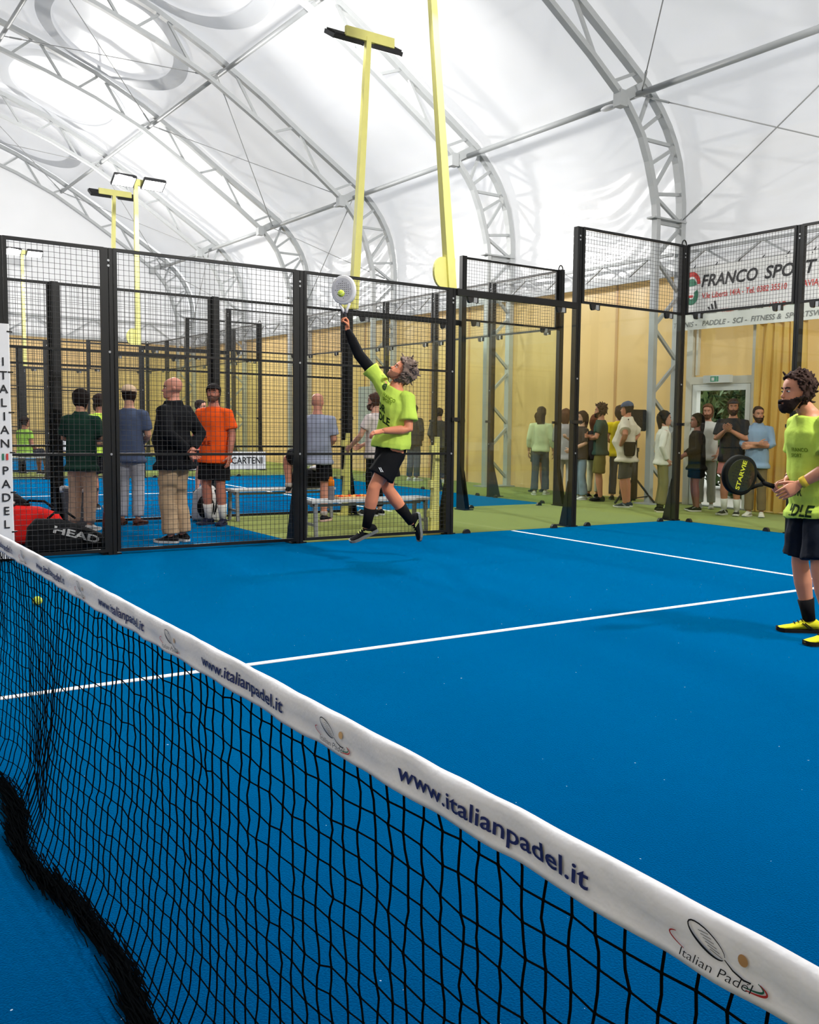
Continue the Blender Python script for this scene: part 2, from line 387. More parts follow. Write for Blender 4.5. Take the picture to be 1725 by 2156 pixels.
gable('wall_near', 12.9, 'gable wall behind the photographer')

# steel arches
def arch(x, label):
    t = thing('arch_truss', label, 'arch truss', (x, 12.2, 0), 'steel lattice arches carrying the roof')
    def chord(name, prof, wd, dp):
        pts = [(x, -a, b) for a, b in prof[::-1]] + [(x, a, b) for a, b in prof[1:]]
        rings = []
        for i, p in enumerate(pts):
            a = A3(*pts[max(0, i - 1)]); b = A3(*pts[min(len(pts) - 1, i + 1)]); d = b - a; d /= np.linalg.norm(d)
            nrm = np.cross(d, A3(1, 0, 0)); P = A3(*p); X = A3(1, 0, 0)
            rings.append([P + X * wd / 2 * s1 + nrm * dp / 2 * s2 for s1, s2 in ((-1, -1), (1, -1), (1, 1), (-1, 1))])
        part(name, MB().loft(rings), STEEL, t)
    chord('outer_chord', OUTER, 0.15, 0.11); chord('inner_chord', INNER, 0.13, 0.09)
    def P(prof, y): return A3(x, y, at_y(prof, y))
    bars = []
    oy = [0.5, 2.0, 3.5, 5.05, 6.6, 8.15, 9.75, 11.35]
    for a, b in zip(oy[:-1], oy[1:]):
        m = (a + b) / 2; g = 0.17
        bars += [(P(OUTER, a + 0.07), P(INNER, m - g)), (P(INNER, m + g), P(OUTER, b - 0.07))]
    O = lambda y, z: A3(x, y, z)
    bars += [(O(11.6, 7.08), O(11.36, 6.5)), (O(11.42, 6.42), O(11.86, 6.76)), (O(11.46, 6.3), O(12.12, 6.3)), (O(12.13, 6.2), O(11.66, 5.9)),
             (O(12.2, 6.15), O(11.76, 5.5)), (O(11.8, 5.42), O(12.42, 5.5)), (O(11.84, 5.36), O(12.42, 5.02)), (O(11.86, 4.95), O(12.47, 4.95))]
    z = 4.9
    while z > 0.6:
        bars += [(O(12.44, z), O(11.9, z - 0.52)), (O(11.9, z - 0.6), O(12.44, z - 1.1))]; z -= 1.2
    for p, q in bars:
        for sg in (1, -1):
            a, b = p.copy(), q.copy(); a[1] *= sg; b[1] *= sg
            part('web_bar', MB().bar(a, b, 0.055, 0.055, (1, 0, 0)), STEEL2, t)
    for sg in (1, -1):
        part('joint_plate', MB().bb((x - 0.09, sg * 10.85, 6.72), (x + 0.09, sg * 11.02, 6.98)).bar((x, sg * 11.0, 6.9), (x, sg * 11.55, 7.22), 0.10, 0.16), STEEL2, t)
        part('base_plate', MB().bb((x - 0.2, sg * 11.7, 0.0), (x + 0.2, sg * 12.55, 0.025)), STEEL2, t)
        part('splice_plate', MB().bb((x - 0.10, sg * 11.72, 5.0), (x + 0.10, sg * 12.52, 5.03)), STEEL2, t)
arch_words = {2.7: 'steel roof arch standing nearest the photographer', -2.4: 'steel roof arch just past the right frame edge',
              -7.5: 'steel roof arch whose column stands behind the rear court corner', -12.6: 'second visible steel roof arch from the right, behind the tall yellow pole',
              -17.7: 'third visible steel roof arch from the right, crossing beside the jumping player', -22.8: 'fourth visible steel roof arch from the right',
              -27.9: 'fifth visible steel roof arch from the right', -33.0: 'farthest steel roof arch against the white gable'}
for x in ARCH_X: arch(x, arch_words[x])
# purlins run along the tent
def purlin(y, z, r, label):
    t = thing('purlin', label, 'purlin', (-33, y, z), 'steel purlins under the roof')
    xs = [7.8] + ARCH_X
    for a, b in zip(xs[:-1], xs[1:]): part('purlin_tube', MB().tube([(a, y, z), (b, y, z)], r, 10, ref=(0, 0, 1)), STEEL, t, True)
purlin(11.28, 6.98, 0.055, 'eave purlin tube joining the arches where they bend down')
purlin(7.85, 9.22, 0.05, 'upper purlin tube halfway up the roof slope')
purlin(4.25, 10.66, 0.05, 'purlin tube near the roof top at the upper left corner')
purlin(-11.28, 6.98, 0.055, 'eave purlin tube over the opposite side')
# lattice girders along the rear wall between columns
def girder(x0, x1, label):
    t = thing('lattice_girder', label, 'girder', (x0, 12.38, 4.05), 'lattice girders over the yellow tarp')
    y = 12.38; part('top_chord', MB().bar((x0, y, 4.46), (x1, y, 4.46), 0.05, 0.05), STEEL2, t); part('bottom_chord', MB().bar((x0, y, 4.12), (x1, y, 4.12), 0.06, 0.10), STEEL2, t)
    n = 4; L = (x1 - x0) / n
    for i in range(n):
        a = x0 + L * i; part('web_bar', MB().bar((a + 0.05 * np.sign(L), y, 4.16), (a + L / 2 - 0.04 * np.sign(L), y, 4.44), 0.032), STEEL2, t)
        part('web_bar', MB().bar((a + L / 2 + 0.04 * np.sign(L), y, 4.44), (a + L - 0.05 * np.sign(L), y, 4.16), 0.032), STEEL2, t)
gw = ['between the near arches', 'above the sponsor banner and door', 'beside the first arch column, above the cap wearer', 'third along from the banner', 'fourth along from the banner', 'fifth along from the banner', 'nearest the far gable']
for (a, b), wd in zip(zip(ARCH_X[:-1], ARCH_X[1:]), gw): girder(a - 0.08, b + 0.08, 'horizontal lattice girder on the rear wall, ' + wd)
t = thing('lattice_girder', 'long lattice girder crossing the far white gable', 'girder', (-33.0, 0, 4.2), 'lattice girders over the yellow tarp')
part('top_chord', MB().bar((-33, -11.8, 4.88), (-33, 11.8, 4.88), 0.07), STEEL2, t); part('bottom_chord', MB().bar((-33, -11.8, 4.2), (-33, 11.8, 4.2), 0.1), STEEL2, t)
for i in range(12):
    a = -11.8 + 23.6 * i / 12; L = 23.6 / 12
    part('web_bar', MB().bar((-33, a, 4.2), (-33, a + L / 2, 4.88), 0.05), STEEL2, t); part('web_bar', MB().bar((-33, a + L / 2, 4.88), (-33, a + L, 4.2), 0.05), STEEL2, t)
# bracing cables
def cable(p, q, label):
    t = thing('bracing_cable', label, 'cable', tuple(p), 'crossed bracing cables')
    p, q = A3(*p), A3(*q); part('rope', MB().tube([p, q], 0.011, 6), CABLE, t, True)
    for e, f in ((p, q), (q, p)):
        d = (f - e) / np.linalg.norm(f - e); part('turnbuckle', MB().tube([e + d * 0.25, e + d * 0.6], 0.022, 6), STEEL2, t)
nodes = [(12.42, 5.05), (11.3, 6.95), (7.85, 9.2), (4.25, 10.66), (0.5, 11.5)]
lv = ['side wall', 'lower roof', 'middle roof', 'upper roof']
for (xa, xb), wd in (((-2.5, -7.4), 'over the door'), ((-17.8, -22.7), 'behind the jumping player'), ((-28.0, -32.9), 'by the far gable')):
    for k in range(4):
        (y0, z0), (y1, z1) = nodes[k], nodes[k + 1]
        cable((xa, y0, z0), (xb, y1, z1), 'thin bracing cable of the %s %s, rising away' % (lv[k], wd))
        cable((xb, y0, z0), (xa, y1, z1), 'thin bracing cable of the %s %s, rising toward the viewer' % (lv[k], wd))
for x, wd in ((-7.5, 'first'), (-12.6, 'second'), (-17.7, 'third')):
    t = thing('emergency_light', 'small white oval emergency light at the %s visible arch joint' % wd, 'light', (x - 0.35, 11.1, 6.86), 'emergency lights at the eave')
    part('light_body', MB().sphere((x - 0.45, 11.08, 6.84), (0.20, 0.075, 0.045), 14, 8), WHITE, t, True); part('bracket', MB().bar((x - 0.3, 11.1, 6.86), (x - 0.02, 11.15, 6.88), 0.04), STEEL2, t)

# ---- door, wall frame, outside
door_1 = struct('door_1', 'white framed glass exit door standing open in the yellow wall', (-6.4, 12.48, 0))
WHITEP = mat('white_door_paint', (0.78, 0.80, 0.80), 0.4, var=0.03)
xa, xb, yd = -7.04, -5.74, 12.48
fr = MB(); fr.bb((xa, yd - 0.05, 0), (xa + 0.10, yd + 0.05, 2.14)).bb((xb - 0.10, yd - 0.05, 0), (xb, yd + 0.05, 2.14)).bb((xa + 0.10, yd - 0.05, 2.03), (xb - 0.10, yd + 0.05, 2.14))
part('door_frame', fr, WHITEP, door_1)
xl = xb - 0.14
lf = MB(); lf.bb((xl, yd + 0.06, 0.02), (xl + 0.04, yd + 1.15, 0.14)).bb((xl, yd + 0.06, 1.92), (xl + 0.04, yd + 1.15, 2.02)).bb((xl, yd + 0.06, 0.14), (xl + 0.04, yd + 0.16, 1.92)).bb((xl, yd + 1.05, 0.14), (xl + 0.04, yd + 1.15, 1.92))
lo = part('door_leaf', lf, WHITEP, door_1); part('pane', MB().bb((xl + 0.015, yd + 0.16, 0.14), (xl + 0.025, yd + 1.05, 1.92)), GLASS, lo)
part('threshold', MB().bb((xa, yd - 0.06, 0.0), (xb, yd + 0.08, 0.02)), GREYM, door_1)
trim_1 = struct('trim_1', 'pale metal frame around the exit door', (-6.4, 12.45, 0))
PALE = mat('pale_aluminium', (0.66, 0.63, 0.55), 0.45, 0.0, 0.5, 0.04)
part('upright', MB().bb((-7.2, 12.42, 0), (-7.06, 12.52, 4.1)), PALE, trim_1); part('upright', MB().bb((-5.72, 12.42, 0), (-5.58, 12.52, 4.1)), PALE, trim_1)
part('upright', MB().bb((-7.0, 12.44, 2.3), (-6.95, 12.5, 3.9)), PALE, trim_1)
part('crossbar', MB().bb((-7.06, 12.42, 2.14), (-5.72, 12.52, 2.27)), PALE, trim_1)
ground_outside = struct('ground_outside', 'pale gravel yard outside the door')
part('gravel', MB().bb((-40, 12.62, -0.14), (25, 40, -0.04)), mat('pale_gravel', (0.62, 0.62, 0.60), 0.9, var=0.3, scale=35, bump=0.8), ground_outside)
part('earth', MB().bb((-60, -40, -0.2), (40, 12.6, -0.13)), mat('dry_earth', (0.28, 0.25, 0.2), 0.9), ground_outside)
def leaf_bush(name, label, c, r, n, seed, mats):
    rnd = random.Random(seed); t = thing(name, label, 'shrub', (c[0], c[1], 0), 'shrubs outside the door')
    st = MB()
    for k in range(5): st.tube([(c[0] + rnd.uniform(-.1, .1), c[1], -0.05), (c[0] + rnd.uniform(-.5, .5) * r[0], c[1] + rnd.uniform(-.4, .4) * r[1], c[2] + rnd.uniform(0, .5) * r[2])], [0.03, 0.012], 6)
    part('stem', st, mat('bark', (0.12, 0.085, 0.05), 0.9), t)
    mb = MB()
    for k in range(n):
        d = A3(rnd.gauss(0, 1), rnd.gauss(0, 1), rnd.gauss(0, 1)); d /= np.linalg.norm(d); q = rnd.uniform(0.55, 1.0)
        p = A3(c[0] + d[0] * r[0] * q, c[1] + d[1] * r[1] * q, max(0.02, c[2] + d[2] * r[2] * q)); a = A3(rnd.gauss(0, 1), rnd.gauss(0, 1), rnd.gauss(0, 1)); a /= np.linalg.norm(a)
        b = np.cross(a, A3(rnd.gauss(0, 1), rnd.gauss(0, 1), rnd.gauss(0, 1))); b /= np.linalg.norm(b); L = rnd.uniform(0.09, 0.20)
        mb.add([p - a * L, p + b * L * 0.35, p + a * L, p - b * L * 0.35], [(0, 1, 2, 3)], rnd.randrange(2))
    o = put('foliage', mb.mesh('foliage', mats, wloc(t), fix=False), t); o['kind'] = 'stuff'
LG = mat('leaf_green', (0.045, 0.13, 0.055), 0.5, var=0.3); LG2 = mat('leaf_green_light', (0.14, 0.26, 0.12), 0.5, var=0.3)
leaf_bush('shrub', 'dense dark green shrub filling the upper doorway', (-7.6, 16.2, 1.7), (2.0, 1.0, 1.8), 8500, 1, [LG, LG2])
leaf_bush('shrub', 'green shrub behind the black shirted man, outside the door', (-9.7, 17.2, 1.9), (2.0, 1.2, 2.1), 8000, 2, [LG, LG2])
leaf_bush('shrub', 'low pale shrub near the ground outside the door', (-7.9, 15.2, 0.35), (0.7, 0.4, 0.5), 1200, 3, [LG2, LG2])
# ================================================================ court fences
_PM = {}
def wires_mesh(L, H):
    k = ('w', round(L, 3), round(H, 3))
    if k not in _PM:
        mb = MB(); nx = max(1, round(L / 0.05)); nz = max(1, round(H / 0.05)); r = 0.0016
        def stick(p, q, ax, ay):
            V = []
            for e in (p, q):
                for a, b in ((-r, -r), (r, -r), (r, r), (-r, r)): V.append((e[0] + ax[0] * a, e[1] + b, e[2] + ax[1] * a))
            mb.add(V, [(0, 1, 5, 4), (1, 2, 6, 5), (2, 3, 7, 6), (3, 0, 4, 7)])
        for i in range(1, nx): stick((L * i / nx, 0.003, 0), (L * i / nx, 0.003, H), (1, 0), 0)
        for j in range(1, nz): stick((0, -0.003, H * j / nz), (L, -0.003, H * j / nz), (0, 1), 0)
        _PM[k] = mb.mesh('wire_mesh', WIRE)
    return _PM[k]
def frame_mesh(L, H):
    k = ('f', round(L, 3), round(H, 3))
    if k not in _PM:
        w = 0.032; mb = MB()
        mb.bb((0, -w / 2, 0), (w, w / 2, H)).bb((L - w, -w / 2, 0), (L, w / 2, H)).bb((w, -w / 2, 0), (L - w, w / 2, w)).bb((w, -w / 2, H - w), (L - w, w / 2, H))
        _PM[k] = mb.mesh('panel_frame', BLACK)
    return _PM[k]
def simple(kind, key, make, m):
    k = (kind,) + key
    if k not in _PM: _PM[k] = make().mesh(kind, m)
    return _PM[k]
def fence(name, label, org, ang, outsign, posts, panels, group, ring=()):
    """runs along local +x from org at angle ang; outsign is the local y sign of the outside. posts: (s, height); panels: (s0, s1, kind, z0, z1)"""
    t = thing(name, label, 'court fence', (org[0], org[1], 0), group); ca, sa = math.cos(ang), math.sin(ang)
    def at(s, y=0.0, z=0.0): return (ca * s - sa * y, sa * s + ca * y, z)
    os_ = outsign
    for s, h in posts:
        def mk():
            b = MB(); b.bb((-0.042, 0.0, 0), (-0.003, os_ * 0.09, h)).bb((0.003, 0.0, 0), (0.042, os_ * 0.09, h)).bb((-0.03, os_ * 0.01, 0), (0.03, os_ * 0.10, h - 0.004)); return b
        po = put('post', simple('post', (h, os_), mk, BLACK), t, at(s), ang)
        def gs():
            b = MB()
            for x in (-0.05, 0.04): b.prism([(0.09, 0.0), (0.26, 0.0), (0.24, 0.06), (0.09, 0.62)], (x, 0, 0), (0, os_, 0), (0, 0, 1), (1, 0, 0), 0.01)
            b.bb((-0.09, os_ * 0.02, 0), (0.09, os_ * 0.30, 0.014)); return b
        put('gusset', simple('gusset', (os_,), gs, BLACK), po)
        for z in (h - 0.12, h - 0.17, 2.0, 1.0): put('bolt', simple('bolt', (os_,), lambda: MB().tube([(0, -os_ * 0.006, 0), (0, os_ * 0.01, 0)], 0.012, 8, ref=(1, 0, 0)), GREYM), po, (0, 0, z))
    for s0, s1, kind, z0, z1 in panels:
        a, b = s0 + 0.045, s1 - 0.045; L = b - a
        if kind == 'mesh':
            fo = put('panel_frame', frame_mesh(L, z1 - z0), t, at(a, 0, z0), ang)
            wo = put('wire_mesh', wires_mesh(L, z1 - z0), fo, (0, 0, 0)); wo['kind'] = 'stuff'
            for zr in (1.0, 2.0):
                if z0 < zr - 0.2 and zr < z1 - 0.2:
                    put('rail', simple('rail', (round(L, 3),), lambda: MB().bb((0, -0.014, -0.012), (L, 0.014, 0.012)), BLACK), t, at(a, 0, zr), ang)
        elif kind == 'glass':
            put('glass_pane', simple('glass_pane', (round(L, 3), z1 - z0), lambda: MB().bb((0.0, -0.005, 0), (L, 0.005, z1 - z0)), GLASS), t, at(a, 0, z0 + 0.004), ang)
            def cl():
                b = MB(); n = 10
                b.prism([(0.05 * math.cos(PI * k / n), 0.055 * math.sin(PI * k / n)) for k in range(n + 1)], (0, -0.02, 0), (1, 0, 0), (0, 0, 1), (0, 1, 0), 0.04); return b
            def ct():
                b = MB(); n = 10
                b.prism([(0.035 * math.cos(PI + PI * k / n), -0.045 + 0.035 * math.sin(PI + PI * k / n)) for k in range(n + 1)] + [(0.045, 0), (-0.045, 0)], (0, -0.02, 0), (1, 0, 0), (0, 0, 1), (0, 1, 0), 0.04)
                b.bb((0.05, -0.015, -0.07), (0.10, 0.015, 0), 1).bb((0.10, -0.02, -0.075), (0.115, 0.02, 0)); return b
            if 'ct' not in _PM: _PM['ct'] = ct().mesh('glass_clamp', [CLAMP, GREYM]); _PM['cl'] = cl().mesh('glass_clamp', CLAMP)
            for q in (a + 0.2, b - 0.3):
                put('glass_clamp', _PM['cl'], t, at(q, 0, z0), ang); put('glass_clamp', _PM['ct'], t, at(q, 0, z1 + 0.005), ang)
            for q in (a - 0.005, b + 0.005):
                put('glass_clamp', simple('glass_clamp', ('mid',), lambda: MB().box((0, -os_ * 0.012, 0), (0.05, 0.014, 0.022)), CLAMP), t, at(q, 0, 1.42), ang)
        elif kind == 'beam':
            put('beam', simple('beam', (round(L, 3),), lambda: MB().bb((0, -0.03, -0.08), (L, 0.03, 0.0)), BLACK), t, at(a, 0, z1), ang)
    for s, h in ring:
        pts = [(0.045 * math.cos(PI * k / 10) * 1.0, 0.0, 0.075 * math.sin(PI * k / 10)) for k in range(11)]
        put('lifting_ring', simple('lifting_ring', (), lambda: MB().tube(pts, 0.010, 8, ref=(0, 1, 0)), BLACK), t, at(s, os_ * 0.03, h), ang)
    return t
SIDE = [(2, 4, 'mesh', 0.03, 3.0), (4, 6, 'mesh', 0.03, 3.0), (6, 8, 'glass', 0.0, 2.92), (6, 8, 'beam', 0, 3.0), (8, 10, 'glass', 0.0, 3.0), (8, 10, 'mesh', 3.0, 4.0)]
SPOST = [(2, 3), (4, 3), (6, 3), (8, 4), (10.0, 4)]
BPAN = [(s, s + 2, k, z0, z1) for s in (0, 2, 4, 6, 8) for k, z0, z1 in (('glass', 0.0, 3.0), ('mesh', 3.0, 4.0))]
BPOST = [(s, 4) for s in (2, 4, 6, 8, 10)]
fence('side_fence', 'black mesh and glass side fence of the blue court behind the jumping player', (-5, 0), PI / 2, 1, [(1.03, 3)] + SPOST, [(1.03, 2, 'mesh', 0.03, 3.0)] + SIDE, 'padel court fences', ring=[(10, 4)])
fence('rear_fence', 'glass and mesh rear fence of the blue court in front of the banner', (-5, 10), 0, 1, BPOST, BPAN, 'padel court fences')
C2 = (-8.05, 0.15); C3 = (-21.0, 0.15)
def other_court(cx, cy, wd):
    fence('side_fence', 'black mesh and glass near side fence of the ' + wd, (cx, cy), PI / 2, -1, [(0, 3)] + SPOST, [(0, 2, 'mesh', 0.03, 3.0)] + SIDE, 'padel court fences', ring=[(10, 4)])
    fence('rear_fence', 'glass rear fence of the ' + wd, (cx - 10, cy + 10), 0, 1, BPOST[:-1], BPAN, 'padel court fences')
    fence('side_fence', 'black mesh and glass far side fence of the ' + wd, (cx - 10, cy), PI / 2, 1, [(0, 3)] + SPOST, [(0, 2, 'mesh', 0.03, 3.0)] + SIDE, 'padel court fences', ring=[(10, 4)])
other_court(C2[0], C2[1], 'neighbouring court beyond the spectators')
other_court(C3[0], C3[1], 'farthest court near the white gable')

# ---------------------------------------------------------------- floodlight poles
def flood_pole(x, y, side, label, lean=0.0, top=6.85, light=True):
    """side: +1 lamps look to +x, -1 to -x; pole stands on the outside of the fence post"""
    t = thing('floodlight_pole', label, 'floodlight', (x, y, 0), 'yellow floodlight poles')
    xo = x - side * 0.13
    b = MB(); b.prism([(-0.07, 0), (0.06, 0), (0.05, 1.2), (0.01, 1.2)], (xo - 0.03, y - 0.13, 0), (0, 1, 0), (0, 0, 1), (1, 0, 0), 0.06)
    part('buttress', b, YELLOW, t)
    for z in (0.25, 0.62, 1.05): part('lug', MB().bb((xo - 0.035, y - 0.225 + .03 * z, z - 0.045), (xo + 0.035, y - 0.12, z + 0.045)), YELLOW, t)
    part('base_plate', MB().bb((xo - 0.1, y - 0.3, 0), (xo + 0.1, y - 0.05, 0.02)), YELLOW, t)
    xo = x - side * 0.05
    n = 12; pl = MB(); pl.prism([(-0.17 + 0.11 * math.cos(PI / 2 + PI * k / n), 0.18 * math.sin(PI / 2 + PI * k / n)) for k in range(n + 1)] + [(-0.05, -0.18), (0.02, -0.18), (0.02, 0.18)], (xo - 0.02, y + 0.05, 3.19), (0, 1, 0), (0, 0, 1), (1, 0, 0), 0.04)
    part('hinge_plate', pl, YELLOW, t)
    rings = []
    for z, wd in ((3.01, 0.055), (top, 0.038)):
        yy = y + 0.02 + lean * (z - 3) / (top - 3); rings.append([(xo + a * wd, yy + c * wd, z) for a, c in ((-1, -1), (1, -1), (1, 1), (-1, 1))])
    part('pole', MB().loft(rings), YELLOW, t)
    yt = y + 0.02 + lean
    part('cross_arm', MB().bb((xo - 0.03, yt - 0.36, top - 0.06), (xo + 0.03, yt + 0.42, top + 0.08)), YELLOW, t)
    for dy in (-0.30, 0.34):
        c = A3(xo + side * 0.16, yt + dy, top - 0.02); tl = math.radians(28)
        ux = A3(side * math.cos(tl), 0, math.sin(tl)); uz = np.cross(ux, A3(0, 1, 0)) * (1 if side > 0 else -1)
        if uz[2] > 0: uz = -uz
        # uz points down and outward: light leaves along uz tilted into the court
        h = MB(); E = [ux, A3(0, 1, 0), uz]
        V = []
        for kz in (-0.03, 0.03):
            for a, d in ((-0.17, -0.24), (0.17, -0.24), (0.17, 0.24), (-0.17, 0.24)): V.append(c + E[0] * a + E[1] * d + E[2] * kz)
        h.add(V, [(3, 2, 1, 0), (4, 5, 6, 7), (0, 1, 5, 4), (1, 2, 6, 5), (2, 3, 7, 6), (3, 0, 4, 7)])
        for k in range(7):
            q = -0.15 + 0.05 * k; h.bar(c + E[0] * q - E[2] * 0.03 - E[1] * 0.22, c + E[0] * q - E[2] * 0.03 + E[1] * 0.22, 0.008, 0.05, tuple(E[2]))
        ho = part('lamp_head', h, mat('lamp_housing', (0.03, 0.03, 0.032), 0.5), t)
        l = MB(); l.add([c + E[0] * a + E[1] * d + E[2] * 0.033 for a, d in ((-0.15, -0.22), (0.15, -0.22), (0.15, 0.22), (-0.15, 0.22))], [(0, 1, 2, 3)])
        part('lens', l, LENS, ho)
        part('lamp_bracket', MB().bar(c - E[2] * 0.03, (xo, yt + dy, top), 0.04, 0.02), GREYM, t)
    if light:
        ld = bpy.data.lights.new('flood_light', 'AREA'); ld.shape = 'RECTANGLE'; ld.size = 0.9; ld.size_y = 0.35; ld.energy = FLOOD_W; ld.color = (1.0, 0.985, 0.95)
        lo = bpy.data.objects.new('flood_light', ld); COL.objects.link(lo); lo.parent = t
        lo.location = Vector((xo + side * 0.30, yt + 0.02, top - 0.06)) - Vector((x, y, 0))
        d = Vector((side * 0.92, -0.08, -0.38)); lo.rotation_euler = d.to_track_quat('-Z', 'Y').to_euler()
flood_pole(-5.04, 6.0, 1, 'tall yellow floodlight pole rising from the fence post right of the jumper', -0.36)
flood_pole(C2[0], 6.2, -1, 'yellow floodlight pole with T-shaped head behind the jumper\'s racket', 0.22, 6.9)
flood_pole(C2[0] - 10, 6.05, 1, 'pale yellow floodlight pole with glaring lamp, beyond the neighbouring court', 0.0, 6.6)
flood_pole(C3[0], 6.25, -1, 'short-looking yellow floodlight pole left of the glaring lamp', 0.1, 6.9)
flood_pole(C3[0] - 10, 6.15, 1, 'distant yellow floodlight pole with lit lamps behind the fence, far left', 0.0, 6.7)
flood_pole(5.04, 6.0, -1, 'yellow floodlight pole outside the frame on the right')

# ---------------------------------------------------------------- net
net = thing('court_net', 'black court net with white printed tape crossing the foreground', 'net', (0, 0, 0))
def ny(x, z):
    q = max(0.0, 1 - z / 0.85)
    return 0.012 + q * (0.03 * math.sin(x * 2.1) + 0.025 * math.sin(x * 4.7 + 1)) + q * q * (-0.05 + 0.05 * noise.noise(Vector((x * 1.5, z * 2, 0)))) + 0.004 * noise.noise(Vector((x * 9, z * 9, 2)))
STR = mat('net_cord', (0.004, 0.005, 0.006), 1.0, 0, 0.0, var=0.2, scale=60)
def build_net():
    mb = MB(); cell = 0.047; x0, x1 = -4.95, 4.97; nx = int((x1 - x0) / cell); zt = 0.855; nz = 19
    def zz(j): # row heights, the lowest rows slumped together on the floor
        r = j / nz
        return zt * (1 - r) if r < 0.86 else zt * 0.14 * (1 - (r - 0.86) / 0.14) ** 1.6
    def node(i, j):
        x = x0 + cell * i; z = zz(j)
        gx = 0.0
        for c, a in ((1.98, 0.10), (0.95, 0.07), (3.2, 0.03)):
            dx = x - c; gx -= a * dx * math.exp(-(dx / 0.13) ** 2) * 3.2 * (0.35 + 0.65 * (1 - z / zt))
        gx += 0.016 * noise.noise(Vector((i * 0.7, j * 0.9, 1.3))) + 0.006 * math.sin(j * PI + i * 0.0) * (1 if i % 2 else -1) * 0.6
        zj = z + 0.012 * noise.noise(Vector((i * 0.55, j * 0.8, 5.1))) + (0.010 * noise.noise(Vector((i * 0.21, j * 0.2, 9.0))) if j else 0)
        sl = max(0.0, 1 - z / 0.13)
        y = ny(x, z) - 0.06 * sl * (0.35 + 0.65 * abs(noise.noise(Vector((x * 2.0, j * 0.6, 3.0)))))
        return A3(x + gx, y, max(0.006, zj))
    N = [[node(i, j) for j in range(nz + 1)] for i in range(nx + 1)]
    def strand(P, r, n):
        Q = [P[0]]
        for a, b in zip(P[:-1], P[1:]): Q += [(a + b) / 2 + A3(random.gauss(0, 1), random.gauss(0, 1), random.gauss(0, 1)) * 0.0013, b]
        mb.tube(Q, r, n)
    for i in range(nx + 1):
        near = N[i][0][0] > 0.6
        if near: strand(N[i], 0.0019, 5)
        else: mb.tube(N[i][::2] if i % 1 == 0 else N[i], 0.0015, 3)
    for j in range(1, nz + 1):
        P = [N[i][j] for i in range(nx + 1)]
        mb.tube(P, 0.0017, 4)
    o = part('net_mesh', mb, STR, net); o['kind'] = 'stuff'
    kn = MB()
    for i in range(nx + 1):
        if N[i][0][0] < 1.2: continue
        for j in range(1, nz):
            p = N[i][j]; r = 0.0031
            kn.add([p + A3(*q) * r for q in ((1, 0, 0), (0, 1, 0), (-1, 0, 0), (0, -1, 0), (0, 0, 1.2), (0, 0, -1.2))], [(0, 1, 4), (1, 2, 4), (2, 3, 4), (3, 0, 4), (1, 0, 5), (2, 1, 5), (3, 2, 5), (0, 3, 5)])
    o = part('knots', kn, STR, net); o['kind'] = 'stuff'
    # loose netting heaped along the floor
    hp = MB(); rnd = random.Random(9)
    for k in range(1700):
        x = rnd.uniform(0.7, 4.9); y = ny(x, 0.0) - 0.03 + rnd.gauss(0, 0.013) + 0.02 * math.sin(x * 3.1) + 0.012 * noise.noise(Vector((x * 6, 0, 0))); z = abs(rnd.gauss(0, 0.014)) + 0.003; P = []
        an = rnd.gauss(0, 0.16); L = rnd.uniform(0.12, 0.34)
        for q in range(6):
            u = q / 5 - 0.5; xx = x + math.cos(an) * u * L; P.append((xx + rnd.gauss(0, 0.003), y + math.sin(an) * u * L * 0.3 + 0.01 * noise.noise(Vector((xx * 9, k, 1))), max(0.003, z + 0.012 * noise.noise(Vector((xx * 7, k, 5))))))
        hp.tube(P, 0.0016, 3)
    o = part('slumped_netting', hp, STR, net); o['kind'] = 'stuff'
    part('ground_cord', MB().tube([(x, ny(x, 0) - 0.04 + 0.02 * math.sin(x * 3.1), 0.006) for x in np.linspace(-4.9, 4.9, 120)], 0.004, 5), STR, net)
build_net()
def ty(x, z): return -0.012 + 0.0035 * noise.noise(Vector((x * 7, z * 16, 0.5))) + 0.0022 * math.sin(x * 31 + z * 50 + 3 * noise.noise(Vector((x * 2, 0, 4))))
def tz(x): return 0.904 + 0.003 * noise.noise(Vector((x * 1.7, 0, 8))) + 0.0022 * noise.noise(Vector((x * 11, 3, 8)))
